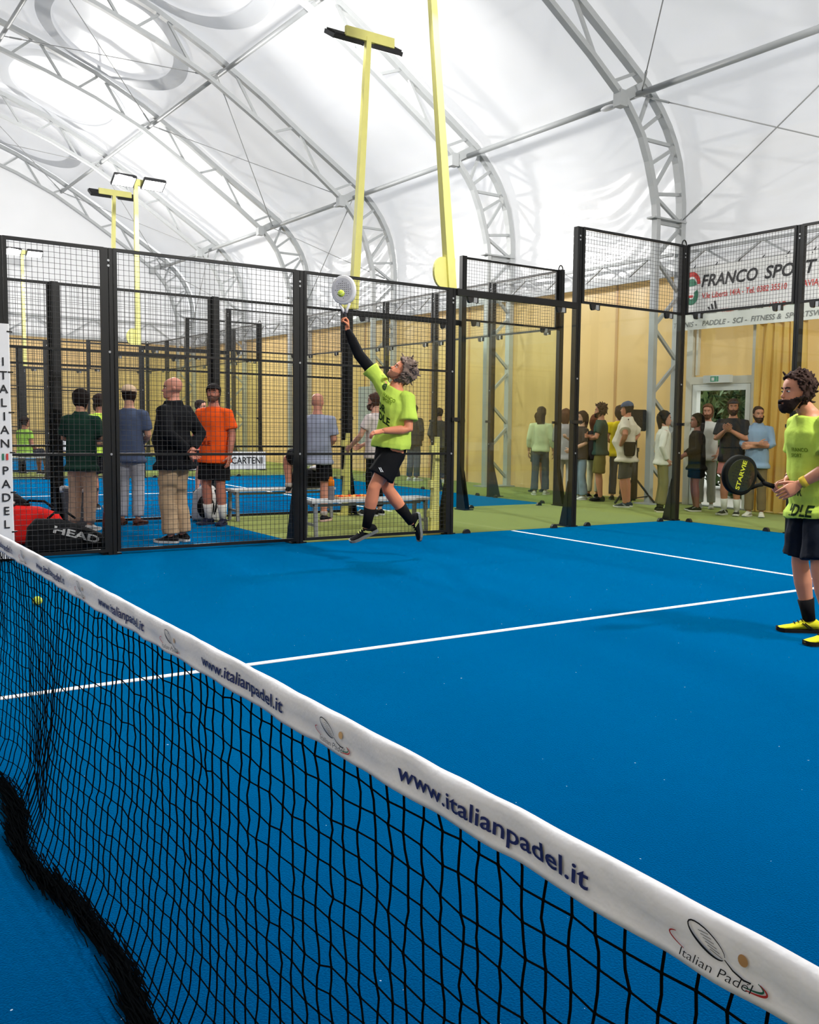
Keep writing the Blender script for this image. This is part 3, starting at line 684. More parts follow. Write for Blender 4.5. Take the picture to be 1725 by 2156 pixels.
def build_tape():
    xs = np.linspace(-4.97, 4.99, 620); rings = []
    for x in xs:
        t = tz(x); b = 0.846 + 0.0022 * noise.noise(Vector((x * 14, 1, 1)))
        r = [(x, ty(x, b) + 0.001, b), (x, ty(x, b + 0.0078), b + 0.0078), (x, ty(x, b + 0.009) + 0.0012, b + 0.009), (x, ty(x, (b + t) / 2), (b + t) / 2), (x, ty(x, t - 0.010), t - 0.010), (x, -0.006, t - 0.0015),
             (x, 0.004, t), (x, 0.013, t - 0.006), (x, 0.016, (b + t) / 2), (x, 0.015, b)]
        rings.append(r)
    tp = part('tape', MB().loft(rings), mat('tape_canvas', (0.80, 0.80, 0.83), 0.55, 0, 0.4, 0.012, 14, 0.15, 60), net, True)
    onf = lambda p: A3(p[0], ty(p[0], p[2]) - 0.0022, p[2])
    k = 0
    for i in range(-12, 2):
        x = 4.052 + 0.785 * i
        if x < -4.9: continue
        sub = 1 if x > 1.5 else 0
        m = MB(); lettering(m, 'www.italianpadel.it', (x, 0, 0.866), (1, 0, 0), (0, 0, 1), width=0.408, height=0.0225, bold=0.014, func=onf, sub=sub) if x + 0.41 < 4.98 else None
        if m.V: part('lettering', m, NAVY, tp)
        xl = x + 0.585 if x < 4.0 else 4.637
        if xl + 0.07 > 4.97: continue
        g = MB(); E = lambda a, b: onf((xl + a, 0, 0.872 + b))
        def strip(pts, wd, mi):
            pts = np.array(pts); L = []; R = []
            for q in range(len(pts)):
                d = pts[min(q + 1, len(pts) - 1)] - pts[max(q - 1, 0)]; d = d / (np.linalg.norm(d) + 1e-9); nn = A3(-d[1], d[0]) if False else np.array([-d[1], d[0]])
                ww = wd * (0.35 + 0.65 * math.sin(PI * (q + 0.5) / len(pts))); L.append(E(*(pts[q] + nn * ww))); R.append(E(*(pts[q] - nn * ww)))
            n = len(pts); g.add(L + R, [(q, q + 1, n + q + 1, n + q) for q in range(n - 1)], mi)
        el = lambda cx, cy, a, b, rot, t0, t1, n=22: [(cx + a * math.cos(t) * math.cos(rot) - b * math.sin(t) * math.sin(rot), cy + a * math.cos(t) * math.sin(rot) + b * math.sin(t) * math.cos(rot)) for t in np.linspace(t0, t1, n)]
        strip(el(-0.012, 0.012, 0.024, 0.0085, -0.42, 0.2, 2 * PI - 0.2), 0.0008, 0)
        strip(el(-0.012, 0.012, 0.024, 0.0085, -0.42, PI, 2 * PI - 0.3), 0.0012, 0)
        for q in range(6): strip([(-0.022 + q * 0.003, 0.018 - q * 0.0025), (-0.010 + q * 0.0035, 0.018 - q * 0.0032)], 0.0004, 3)
        strip([(0.010, 0.002), (0.02, -0.004), (0.032, -0.0075), (0.040, -0.007), (0.036, -0.0095)], 0.0009, 0)
        strip(el(0.0, -0.004, 0.058, 0.0095, -0.10, 2.6, 4.0), 0.0009, 1); strip(el(0.0, -0.004, 0.058, 0.0095, -0.10, -0.9, 0.55), 0.0011, 1); strip(el(0.0, -0.003, 0.054, 0.0085, -0.10, -0.9, 0.5), 0.0010, 2)
        g.add([E(0.030 + 0.0058 * math.cos(2 * PI * q / 14), 0.010 + 0.0058 * math.sin(2 * PI * q / 14)) for q in range(14)], [tuple(range(14))], 4)
        lettering(g, 'Italian Padel', (xl - 0.045, 0, 0.872 - 0.0165), (1, 0, 0), (0, 0, 1), width=0.088, height=0.0095, shear=0.25, bold=-0.008, func=onf, mi=0)
        part('emblem', g, [INK, RED, GRN, GREYINK, TAN], tp)
build_tape()
part('net_cable', MB().tube([(-5, 0.004, 0.895), (5.0, 0.004, 0.895)], 0.004, 6), STR, net)
for sx in (-1, 1):
    t = thing('net_post', 'black net post at the %s end of the net' % ('far' if sx < 0 else 'near'), 'net post', (sx * 5.03, 0, 0), 'net posts')
    part('post_tube', MB().bb((sx * 5.0, -0.04, 0), (sx * 5.08, 0.04, 0.93)), BLACK, t); part('foot_plate', MB().bb((sx * 4.99, -0.1, 0), (sx * 5.2, 0.1, 0.012)), BLACK, t)

# ---------------------------------------------------------------- printed board on the gate post
bd = thing('padded_board', 'white padded board lettered down the gate post at the picture edge', 'sign', (-4.95, 1.02, 0))
rp = []
for z in np.linspace(0.03, 2.2, 30):
    o = 0.006 * noise.noise(Vector((z * 3, 0, 0))); rp.append([(-4.965 + o, 0.90, z), (-4.955 + o, 0.92, z), (-4.952 + o, 1.0, z), (-4.955 + o, 1.098, z), (-4.965 + o, 1.108 + o * 0.4, z), (-4.99, 1.108, z), (-4.99, 0.90, z)])
bo = part('board', MB().loft(rp), WHITE, bd, False)
for k, ch in enumerate('ITALIAN|PADEL'):
    zc = 1.855 - 0.125 * k
    m = MB()
    if ch == '|':
        for q, mi in ((-1, 0), (1, 1)): m.add([(-4.944, 1.045 + q * 0.017 - 0.009, zc - 0.03), (-4.944, 1.045 + q * 0.017 + 0.009, zc - 0.03), (-4.944, 1.045 + q * 0.017 + 0.009, zc + 0.03), (-4.944, 1.045 + q * 0.017 - 0.009, zc + 0.03)], [(0, 1, 2, 3)], mi)
        part('flag_mark', m, [GRN, RED], bo)
    else:
        lettering(m, ch, (-4.944, 1.047, zc - 0.038), (0, 1, 0), (0, 0, 1), height=0.076, bold=0.01, center=True); part('lettering', m, INK, bo)
for k in range(6):
    m = MB().bar((-4.95, 1.088, 2.13 - 0.37 * k), (-4.985, 1.135, 2.13 - 0.37 * k), 0.012); part('lace', m, CLAMP, bo)
m = MB(); lettering(m, 'Universo', (-4.944, 0.925, 0.19), (0, 1, 0), (0, 0, 1), width=0.15, shear=0.2); lettering(m, 'Padel', (-4.944, 0.925, 0.12), (0, 1, 0), (0, 0, 1), width=0.11); part('lettering', m, NAVY, bo)
# ================================================================ people
def nrm(v): v = np.asarray(v, float); return v / (np.linalg.norm(v) + 1e-12)
def remesh(mb, vox, smooth=4, fac=0.5):
    me = mb.mesh('tmp_body', []); o = bpy.data.objects.new('tmp_body', me); TMP_SC.collection.objects.link(o)
    m = o.modifiers.new('r', 'REMESH'); m.mode = 'VOXEL'; m.voxel_size = vox
    if smooth: q = o.modifiers.new('s', 'SMOOTH'); q.iterations = smooth; q.factor = fac
    ev = evaluated(o).to_mesh()
    V = np.empty(len(ev.vertices) * 3); ev.vertices.foreach_get('co', V); V = V.reshape(-1, 3)
    F = [tuple(p.vertices) for p in ev.polygons]
    N = np.empty(len(ev.vertices) * 3); ev.vertices.foreach_get('normal', N); N = N.reshape(-1, 3)
    bpy.data.objects.remove(o); bpy.data.meshes.remove(me)
    return V, F, N
HEADZ = [(0.0, .078, .015, .022), (.012, .090, .000, .038), (.03, .094, -.022, .048), (.05, .094, -.048, .056), (.075, .092, -.074, .064), (.10, .087, -.090, .070), (.115, .084, -.096, .072),
         (.135, .091, -.100, .074), (.16, .090, -.102, .076), (.185, .080, -.097, .073), (.205, .060, -.085, .064), (.222, .030, -.062, .047), (.232, .000, -.035, .026), (.236, -.016, -.020, .006)]
def head_grid(nz=42, na=60):
    T = np.array(HEADZ); zs = 0.236 * (1 - np.cos(np.linspace(0, PI, nz))) / 2 * 0.35 + 0.236 * np.linspace(0, 1, nz) * 0.65
    a = np.linspace(0, 2 * PI, na, endpoint=False); G = np.zeros((nz, na, 3))
    for i, z in enumerate(zs):
        yf, yb, w = (np.interp(z, T[:, 0], T[:, k]) for k in (1, 2, 3))
        cyy, ry = (yf + yb) / 2, (yf - yb) / 2
        s = np.sin(a); c = np.cos(a)
        G[i, :, 0] = w * np.sign(c) * np.abs(c) ** 0.9; G[i, :, 1] = cyy + ry * np.sign(s) * np.abs(s) ** 0.95; G[i, :, 2] = z
    return G, a
HG, HA = head_grid()
def hmap(J, hs):
    O, Rr, Ff, U = J['head'], J['hr'], J['hf'], J['hu']
    return lambda p: O + (Rr * p[0] + Ff * p[1] + U * (p[2] - 0.03)) * hs
def skin_mat(tone): return mat('skin_%d_%d_%d' % tone, srgb(*tone), 0.5, 0, 0.4, 0.10, 9)
def cloth(rgb, tag='cloth', bump=0.25): return mat('%s_%d_%d_%d' % ((tag,) + tuple(rgb)), srgb(*rgb), 0.85, 0, 0.15, 0.10, 7, bump, 28)
EYEW = mat('eye_white', (0.75, 0.73, 0.70), 0.2); EYED = mat('eye_dark', (0.02, 0.015, 0.012), 0.15)
def shell(J, hs, mask, h, nz_amp, seed, name, m, root, rough=22.0):
    nzz, na, _ = HG.shape; f = np.sin(HA); fm = hmap(J, hs); idx = {}; V = []; F = []
    cen = A3(0, -0.005, 0.125)
    def vid(i, j):
        j %= na
        if (i, j) not in idx:
            p = HG[i, j]; d = nrm(p - cen)
            idx[(i, j)] = len(V); V.append(fm(p + d * h * (1 + nz_amp * noise.noise(Vector((p[0] * rough + seed, p[1] * rough, p[2] * rough))))))
        return idx[(i, j)]
    for i in range(nzz - 1):
        for j in range(na):
            zc = (HG[i, j, 2] + HG[i + 1, j, 2]) / 2; fc = math.sin(HA[j] + PI / na)
            if mask(zc, fc): F.append((vid(i, j), vid(i, j + 1), vid(i + 1, j + 1), vid(i + 1, j)))
    top = [vid(nzz - 1, j) for j in range(na)] if mask(0.236, 0) else None
    if top: F.append(tuple(top))
    me = bpy.data.meshes.new(name); off = np.array(wloc(root)); me.from_pydata([tuple(v - off) for v in V], [], F); me.materials.append(m)
    bm = bmesh.new(); bm.from_mesh(me); bmesh.ops.recalc_face_normals(bm, faces=bm.faces); bmesh.ops.solidify(bm, geom=bm.faces[:], thickness=h * 0.9); bm.to_mesh(me); bm.free()
    me.polygons.foreach_set('use_smooth', [True] * len(me.polygons)); return put(name, me, root)
HAIRLINE = lambda f: float(np.interp(f, [-1, -.5, -.15, .2, .55, .8, 1], [.022, .03, .075, .125, .175, .188, .192]))
def hand(mb, wr, d, n, side, curl, s=1.0, spread=0.06, mi=0):
    d = nrm(d); n = nrm(n - d * (n @ d)); w = np.cross(d, n) * (1 if side == 'R' else -1); w = nrm(w)  # w points to the thumb
    rings = []
    for t, wd, th in ((-0.01, .024, .02), (.02, .032, .018), (.05, .040, .016), (.085, .041, .013), (.095, .036, .009)):
        c = wr + d * t * s; rings.append([c + (w * wd * math.cos(a) + n * th * math.sin(a)) * s for a in np.linspace(0, 2 * PI, 12, endpoint=False)])
    mb.loft(rings, mi)
    for k, (off, L) in enumerate(((.030, .072), (.010, .080), (-.010, .075), (-.028, .058))):
        p = wr + (d * 0.085 + w * off) * s; dd = nrm(d + w * off * spread * 25 * 0.1); P = [p]; an = 0.0
        for q, seg in enumerate((0.45, 0.32, 0.27)):
            an += curl * (0.55, 1.0, 0.8)[q] * (1 + 0.06 * k); P.append(P[-1] + (dd * math.cos(an) + n * math.sin(an)) * L * seg * s)
        mb.tube(P, [.0092 * s, .0088 * s, .0080 * s, .0066 * s], 7, mi, ref=tuple(w), round_end=True)
    p = wr + (d * 0.028 + w * 0.026) * s; dd = nrm(d * 0.72 + w * 0.60 + n * (0.25 + 0.3 * curl)); P = [p, p + dd * 0.036 * s]
    dd = nrm(dd + n * 0.4 * curl - w * 0.35 * curl + d * 0.1); P.append(P[-1] + dd * 0.030 * s); P.append(P[-1] + nrm(dd + n * 0.3 * curl) * 0.024 * s)
    mb.tube(P, [.0125 * s, .0108 * s, .0095 * s, .0075 * s], 7, mi, ref=tuple(n), round_end=True)
def shoe(root, an, td, up, s, upper, sole, accent=None, sock=None):
    td = nrm(td); up = nrm(up - td * (up @ td)); x = np.cross(td, up)
    b = an - up * 0.085 * s; rings = []; rs = []
    for y, wd, h in ((-.078, .018, .045), (-.070, .030, .070), (-.045, .037, .086), (-.01, .038, .092), (.03, .038, .086), (.07, .042, .066), (.11, .046, .052), (.15, .045, .044), (.18, .034, .036), (.196, .014, .024)):
        c = b + td * y * s; base = 0.020 + (0.008 if y > .15 else 0)
        pts = []
        for k in range(14):
            t = 2 * PI * k / 14; zz = math.sin(t); pts.append(c + (x * wd * (1.0 if zz < 0 else (1 - 0.25 * zz)) * math.cos(t) + up * (base + (h - base) * (0.5 + 0.5 * max(-0.95, zz)))) * s)
        rings.append(pts)
        wd2 = wd + 0.005; lift = 0.0 if y < .13 else (y - .13) * 0.18
        rs.append([c + (x * a * wd2 + up * (q + lift)) * s for a, q in ((-1, 0), (1, 0), (1.0, .024), (-1.0, .024))])
    so = part('shoe', MB().loft(rings), upper, root, True)
    part('sole', MB().loft(rs), sole, so)
    if accent:
        m = MB()
        for sg in (-1, 1):
            for y0, y1 in ((-.02, .03), (0.0, .045)):
                m.bar(b + (td * y0 + up * .03 + x * sg * .0405) * s, b + (td * y1 + up * .065 + x * sg * .0365) * s, .008 * s, .006 * s, tuple(td))
        part('stripe', m, accent, so)
    lc = MB()
    for k in range(3): lc.bar(b + (td * (.045 + .022 * k) - x * .022 + up * (.080 - .009 * k)) * s, b + (td * (.045 + .022 * k) + x * .022 + up * (.080 - .009 * k)) * s, .006 * s)
    part('laces', lc, accent or sole, so)
def conform_text(mb, txt, V, F, c, r, u, n, width, bold=0.02, mi=0, shear=0.0):
    bvh = BVHTree.FromPolygons([tuple(v) for v in V], F); c = A3(*c)
    def fn(p):
        h = bvh.ray_cast(Vector(p + n * 0.4), Vector(-n), 0.8)
        return (np.array(h[0]) if h[0] is not None else p) + n * 0.004
    lettering(mb, txt, c - r * width / 2, r, u, width=width, bold=bold, func=fn, sub=1, mi=mi, shear=shear)
def build_person(label, J, S, group=None):
    """J: world joints; S: look"""
    s = S.get('H', 1.75) / 1.75; g = S.get('g', 1.0) * s; vox = S.get('vox', 0.016); base = (J['pelvis'][0], J['pelvis'][1], 0.0)
    root = thing('person', label, 'person', base, group)
    X0 = nrm(J['hipR'] - J['hipL']); X1 = nrm(J['shR'] - J['shL']); pc = (J['hipR'] + J['hipL']) / 2; nk = J['neck']; sp = nk - pc; L = np.linalg.norm(sp); up = sp / L
    bend = J.get('chest_off', np.zeros(3)); belly = S.get('belly', 0.0)
    def tring(t, rx, ry, e=0.0, n=18):
        x = nrm(X0 * (1 - t) + X1 * t) if 0 <= t <= 1 else (X0 if t < 0 else X1); x = nrm(x - up * (x @ up) * (1.0 if t < .4 else max(0.0, 1 - (t - .4) / .35))); y = nrm(np.cross(up, x))
        c = pc + up * t * L + bend * math.sin(PI * min(1, max(0, t))) + y * belly * s * math.exp(-((t - .32) / .22) ** 2)
        ry2 = ry + belly * 0.6 * math.exp(-((t - .32) / .22) ** 2) / max(S.get('g', 1), .01)
        return [c + x * (rx * g + e) * math.copysign(abs(math.cos(a)) ** .85, math.cos(a)) + y * (ry2 * g + e) * math.sin(a) for a in np.linspace(0, 2 * PI, n, endpoint=False)]
    fem = S.get('fem', 0)
    TR = [(-.16, .06, .07), (-.10, .135, .095), (0, .158 + .012 * fem, .102), (.12, .152 + .006 * fem, .098), (.30, .132 - .014 * fem, .092), (.48, .140 - .014 * fem, .100), (.66, .158 - .014 * fem, .108), (.80, .156 - .012 * fem, .100), (.89, .118, .086), (.96, .080, .070), (1.0, .064, .062), (1.06, .056, .058)]
    B = MB(); B.loft([tring(*r) for r in TR])
    hc = J['head'] + J['hu'] * 0.06 * s
    B.tube([nk - up * .03, nk, J['head'] + J['hu'] * 0.03 * s - J['hf'] * 0.02 * s, hc - J['hf'] * 0.02 * s], [.066 * s, .056 * s, .054 * s, .052 * s], 14)
    for k in 'LR':
        sh, el, wr = J['sh' + k], J['el' + k], J['wr' + k]; inn = sh * 0.8 + (nk - up * .08) * 0.2
        B.tube([inn, sh, (sh * .6 + el * .4), el, el * .72 + wr * .28, wr * .8 + el * .2, wr], [.055 * g, .055 * g, .048 * g, .041 * g, .044 * g, .033 * g, .028 * g], 12, round_end=True)
        B.tube([pc + up * L * .74, sh], [.085 * g, .052 * g], 12, round_end=True)
        hp, kn, an = J['hip' + k], J['kn' + k], J['an' + k]
        B.tube([hp + up * .04, hp, hp * .5 + kn * .5, kn * .92 + hp * .08, kn, kn * .65 + an * .35, kn * .2 + an * .8, an], [.088 * g, .092 * g, .078 * g, .058 * g, .056 * g, .060 * g, .040 * g, .036 * g], 14, round_end=True)
    V, F, _ = remesh(B, vox, 3)
    body = MB(); body.add(V, F)
    hs = S.get('hs', 1.0) * (0.94 + 0.06 * s); fm = hmap(J, hs)
    nzz, na, _ = HG.shape
    body.loft([[fm(HG[i, j]) for j in range(na)] for i in range(nzz)])
    T = np.array(HEADZ); yfz = lambda z: float(np.interp(z, T[:, 0], T[:, 1]))
    body.loft([[fm((wd * cx, yfz(z) - .012 + (pr + .012) * (0.5 + 0.5 * sy), z)) for cx, sy in ((-1, -1), (-.55, .5), (0, 1), (.55, .5), (1, -1))] for z, pr, wd in ((.130, .002, .006), (.112, .008, .008), (.095, .015, .011), (.083, .022, .016), (.076, .019, .017), (.070, .006, .013))])
    for sx in (-1, 1):
        body.sphere(fm((sx * .031, yfz(.113) - .0085, .1135)), (.0115 * hs, .0115 * hs, .006 * hs), 10, 6, 1, [J['hr'], J['hf'], J['hu']])
        body.sphere(fm((sx * .031, yfz(.113) + .0015, .1135)), .0056 * hs, 8, 6, 2)
        E = [J['hr'] * 1.0, J['hf'] * 1.0, J['hu'] * 1.0]
        body.sphere(fm((sx * .075, -.008, .108)), (.010 * hs, .018 * hs, .031 * hs), 10, 6, 0, E)
        body.tube([fm((sx * .016, yfz(.133) + .003, .131)), fm((sx * .032, yfz(.133) + .0, .137)), fm((sx * .048, yfz(.133) - .012, .133))], .0042 * hs, 6, 3)
    body.tube([fm((-.022, yfz(.047) - .006, .048)), fm((-.01, yfz(.047) + .001, .0505)), fm((.01, yfz(.047) + .001, .0505)), fm((.022, yfz(.047) - .006, .048))], .0055 * hs, 6, 4)
    for k in 'LR':
        if J.get('hand' + k) is None: continue
        d, n, cl = J['hand' + k]; hand(body, J['wr' + k], d, n, k, cl, s * S.get('hands', 1.0))
    sk = skin_mat(S.get('skin', (205, 150, 120)))
    hairm = cloth(S.get('hair', (45, 35, 30)), 'hair', 0.6)
    part('body', body, [sk, EYEW, EYED, hairm, mat('lips', (0.42, 0.15, 0.13), 0.45)], root, True)
    out = {}
    # ---- top
    tp = S.get('top')
    if tp:
        e = tp.get('e', .016) * s; hem = tp.get('hem', -.20); C_ = MB(); rr = []
        for t, rx, ry in [(hem, tp.get('hemw', .170) + max(0, -hem - .1) * .05, .124 + max(0, -hem - .1) * .08), (hem + .08, tp.get('hemw', .170) + max(0, -hem - .1) * .05, .124 + max(0, -hem - .1) * .08)] + [r for r in TR if r[0] > hem + .12 and r[0] < .95] + [(.985, .072, .068)]:
            rr.append(tring(t, max(rx, (.150 if t < .75 else rx)), max(ry, .100 if t < .75 else ry), e * (1.0 if t < .85 else .6) + (0.008 if t < .4 else 0)))
        if tp.get('collar'): rr.append(tring(1.045, .066, .068, e * .4))
        C_.loft(rr)
        sl = tp.get('sleeve', .55)
        for k in 'LR':
            sh, el, wr = J['sh' + k], J['el' + k], J['wr' + k]; inn = sh * .72 + (nk - up * .10) * .28; sl_k = tp.get('sleeve' + k, sl)
            if sl_k <= 1.0: P = [inn, sh, sh + (el - sh) * sl_k * .5, sh + (el - sh) * sl_k]; Rd = [.058, .060, .062, .062 + tp.get('loose', .004)]
            else:
                q = sl_k - 1; P = [inn, sh, sh * .5 + el * .5, el, el + (wr - el) * q * .5, el + (wr - el) * q]; Rd = [.058, .060, .056, .050, .046, .038]
            C_.tube(P, [r * g + e * .35 for r in Rd], 14); C_.tube([pc + up * L * .72, sh - up * .01], [.088 * g + e * .4, .055 * g + e * .35], 12, round_end=True)
        cv, cf, cn = remesh(C_, vox, 4)
        amp = tp.get('fold', .006); sd = sum(map(ord, label)) % 97
        cv = cv + cn * np.array([[amp * (noise.noise(Vector((p[0] * 7 + sd, p[1] * 7, p[2] * 3.2))) + .5 * noise.noise(Vector((p[0] * 16, p[1] * 16, p[2] * 8 + sd))))] for p in cv])
        m = MB(); m.add(cv, cf); o = part(tp.get('name', 'shirt'), m, cloth(tp['rgb']), root, True); out['top'] = (cv, cf, o)
    # ---- bottom
    bt = S.get('bottom')
    if bt:
        C_ = MB(); e = bt.get('e', .012) * s; w0 = bt.get('waist', .22)
        C_.loft([tring(t, rx, ry, min(e, .012)) for t, rx, ry in ((w0, .140, .094), (.12, .150, .098), (0, .158 + .012 * fem, .102), (-.10, .150, .102), (-.19, .11, .09))])
        ln = bt.get('len', .95); fl = bt.get('flare', .016)
        for k in 'LR':
            hp, kn, an = J['hip' + k], J['kn' + k], J['an' + k]
            if ln <= 1: P = [hp + up * .02, hp - up * .01, hp + (kn - hp) * ln * .5, hp + (kn - hp) * ln]; Rd = [.074, .086, .088 + fl * .5, .082 + fl]
            else:
                q = ln - 1; P = [hp + up * .05, hp, hp * .5 + kn * .5, kn, kn + (an - kn) * q * .5, kn + (an - kn) * q]; Rd = [.074, .086, .082, .068 + fl * .3, .064 + fl * .5, .052 + fl]
            C_.tube(P, [r * g + e * .3 for r in Rd], 14)
        if bt.get('skirt'):
            C_.loft([tring(t, rx, ry, e) for t, rx, ry in ((.1, .15, .1), (-.1, .17, .115), (-.3, .185, .13), (bt['skirt'], .19, .135))])
        cv, cf, cn = remesh(C_, vox, 3); amp = bt.get('fold', .006); sd = (sum(map(ord, label)) + 31) % 97
        cv = cv + cn * np.array([[amp * (noise.noise(Vector((p[0] * 6 + sd, p[1] * 6, p[2] * 9))) + .5 * noise.noise(Vector((p[0] * 14, p[1] * 14, p[2] * 14 + sd))))] for p in cv])
        m = MB(); m.add(cv, cf); o = part(bt.get('name', 'trousers'), m, cloth(bt['rgb']), root, True); out['bottom'] = (cv, cf, o)
    # ---- feet
    sh_ = S.get('shoe', dict(rgb=(30, 30, 32), sole=(220, 220, 215)))
    for k in 'LR':
        an, kn = J['an' + k], J['kn' + k]; td = J['toe' + k]
        if td is None: continue
        upv = J.get('fup' + k); upv = A3(0, 0, 1) if upv is None else upv
        if S.get('sock'):
            a, q = S['sock']; m = MB().tube([an - (kn - an) * .02, an + (kn - an) * q * .5, an + (kn - an) * q], [.042 * g, .046 * g + .002, (.042 + .02 * min(1, q * 2)) * g], 12); part('sock', m, cloth(a), root, True)
        shoe(root, an, td, upv, s * S.get('shoe_s', 1.0), cloth(sh_['rgb'], 'shoe', 0.1), cloth(sh_['sole'], 'sole', 0.1), cloth(sh_['acc'], 'shoe', 0.1) if 'acc' in sh_ else None)
    # ---- hair
    hst = S.get('hairstyle', 'short')
    if hst in ('short', 'curly', 'long', 'bob', 'bun'):
        h = dict(short=.014, curly=.026, long=.018, bob=.018, bun=.014)[hst] * S.get('hairvol', 1.0); lift = S.get('hairline', 0.0)
        shell(J, hs, lambda z, f: z > HAIRLINE(f) + lift * max(0, f), h, .9 if hst == 'curly' else .45, len(label), 'hair', hairm, root, 40 if hst == 'curly' else 24)
    if hst == 'curly':
        rc = random.Random(len(label)); m = MB(); cl_ = S.get('curlen', .85)
        for q in range(S.get('curls', 220)):
            i, j = rc.randrange(12, 42), rc.randrange(60); p = HG[i, j]
            if p[2] < HAIRLINE(math.sin(HA[j])) + .012: continue
            dd = nrm(p - A3(0, -.005, .125)); a0 = p + dd * .012; w1 = A3(rc.gauss(0, 1), rc.gauss(0, 1), rc.gauss(0, 1)) * .012 * cl_; a0 = p + dd * .010 * cl_
            m.tube([fm(a0), fm(a0 + dd * .012 * cl_ + w1), fm(a0 + dd * .016 * cl_ + w1 * 1.9), fm(a0 + dd * .010 * cl_ + w1 * 2.6)], [.009, .009, .007, .004], 6)
        part('curls', m, hairm, root, True)['kind'] = 'stuff'
    if hst == 'long':
        m = MB(); rings = []; dn = A3(0, 0, -1); ln = S.get('hairlen', .34)
        for q, (wd, dp) in enumerate(((.060, .045), (.080, .050), (.088, .045), (.085, .036), (.075, .03), (.045, .02), (.012, .008))):
            c = fm((0, -.055, .19)) + dn * (ln * q / 6) * s - J['hf'] * (.03 + .012 * math.sin(q)) * s
            rings.append([c + (J['hr'] * wd * math.cos(a) + J['hf'] * dp * math.sin(a)) * (1 + .12 * noise.noise(Vector((a * 3, q, len(label))))) * s for a in np.linspace(0, 2 * PI, 18, endpoint=False)])
        m.loft(rings); part('long_hair', m, hairm, root, True)
    if hst == 'bun': part('hair_bun', MB().sphere(fm((0, -.115, .15)), .042 * hs, 12, 8), hairm, root, True)
    if S.get('beard'):
        bm_ = cloth(S['beard'], 'hair', 0.6)
        def bmask(z, f):
            if f < .02: return False
            top = float(np.interp(f, [.0, .35, .7, 1.0], [.10, .085, .068, .066]))
            if z > top: return False
            return not (f > .93 and .042 < z < .056)
        shell(J, hs, bmask, .011 * S.get('beardvol', 1.0), .5, 3, 'beard', bm_, root)
    cp = S.get('cap')
    if cp:
        cm = cloth(cp['rgb'], 'cap', 0.2)
        co = shell(J, hs, lambda z, f: z > .150 + .012 * f * (1 if not cp.get('back') else -1), .018, .08, 1, 'cap', cm, root)
        sg = -1 if cp.get('back') else 1; m = MB(); n = 12; rg = []
        yb = .085 if sg > 0 else .10
        for q in (0, 1):
            rg.append([fm((.070 * math.cos(a) , sg * (yb * .75 + (.10 * math.sin(a)) * q + .02 * (1 - q)), .158 - .012 * q * math.sin(a) * 1.2)) for a in np.linspace(0.02, PI - .02, n)])
        V2 = rg[0] + rg[1]; top = [v + J['hu'] * .004 for v in V2]
        F2 = [(i, i + 1, n + i + 1, n + i) for i in range(n - 1)]; m.add(V2, F2); m.add(top, F2); part('visor', m, cloth(cp.get('brim', cp['rgb']), 'cap', 0.2), co)
        if cp.get('back'): part('strap', MB().tube([fm((.05 * math.cos(a), .088 * math.sin(a) * .6 + .045, .165)) for a in np.linspace(.3, PI - .3, 8)], .006, 6), cloth(cp.get('brim', cp['rgb']), 'cap', .2), co)
    if S.get('headband'):
        shell(J, hs, lambda z, f: .160 < z < .19, .017, .05, 2, 'headband', cloth(S['headband']), root)
    return root, out, fm, hs
CAM_T = nrm(A3(0.7945, -0.601, 0)); CAM_R = nrm(A3(0.6018, 0.7984, 0))   # toward the camera, picture right
ARMS = dict(down=((.235, -.02, 1.13), (.25, .07, .87)), behind=((.27, -.12, 1.15), (.04, -.19, .98)), hips=((.40, -.08, 1.20), (.20, .05, 1.03)),
            crossed=((.25, .07, 1.15), (-.06, .23, 1.17)), front=((.23, .02, 1.13), (.05, .25, 1.00)), pocket=((.28, -.07, 1.15), (.19, .05, .92)), chest=((.24, .05, 1.14), (.05, .22, 1.27)),
            phone=((.24, .06, 1.15), (.08, .28, 1.22)), back1=((.24, -.10, 1.14), (.22, -.04, .88)))
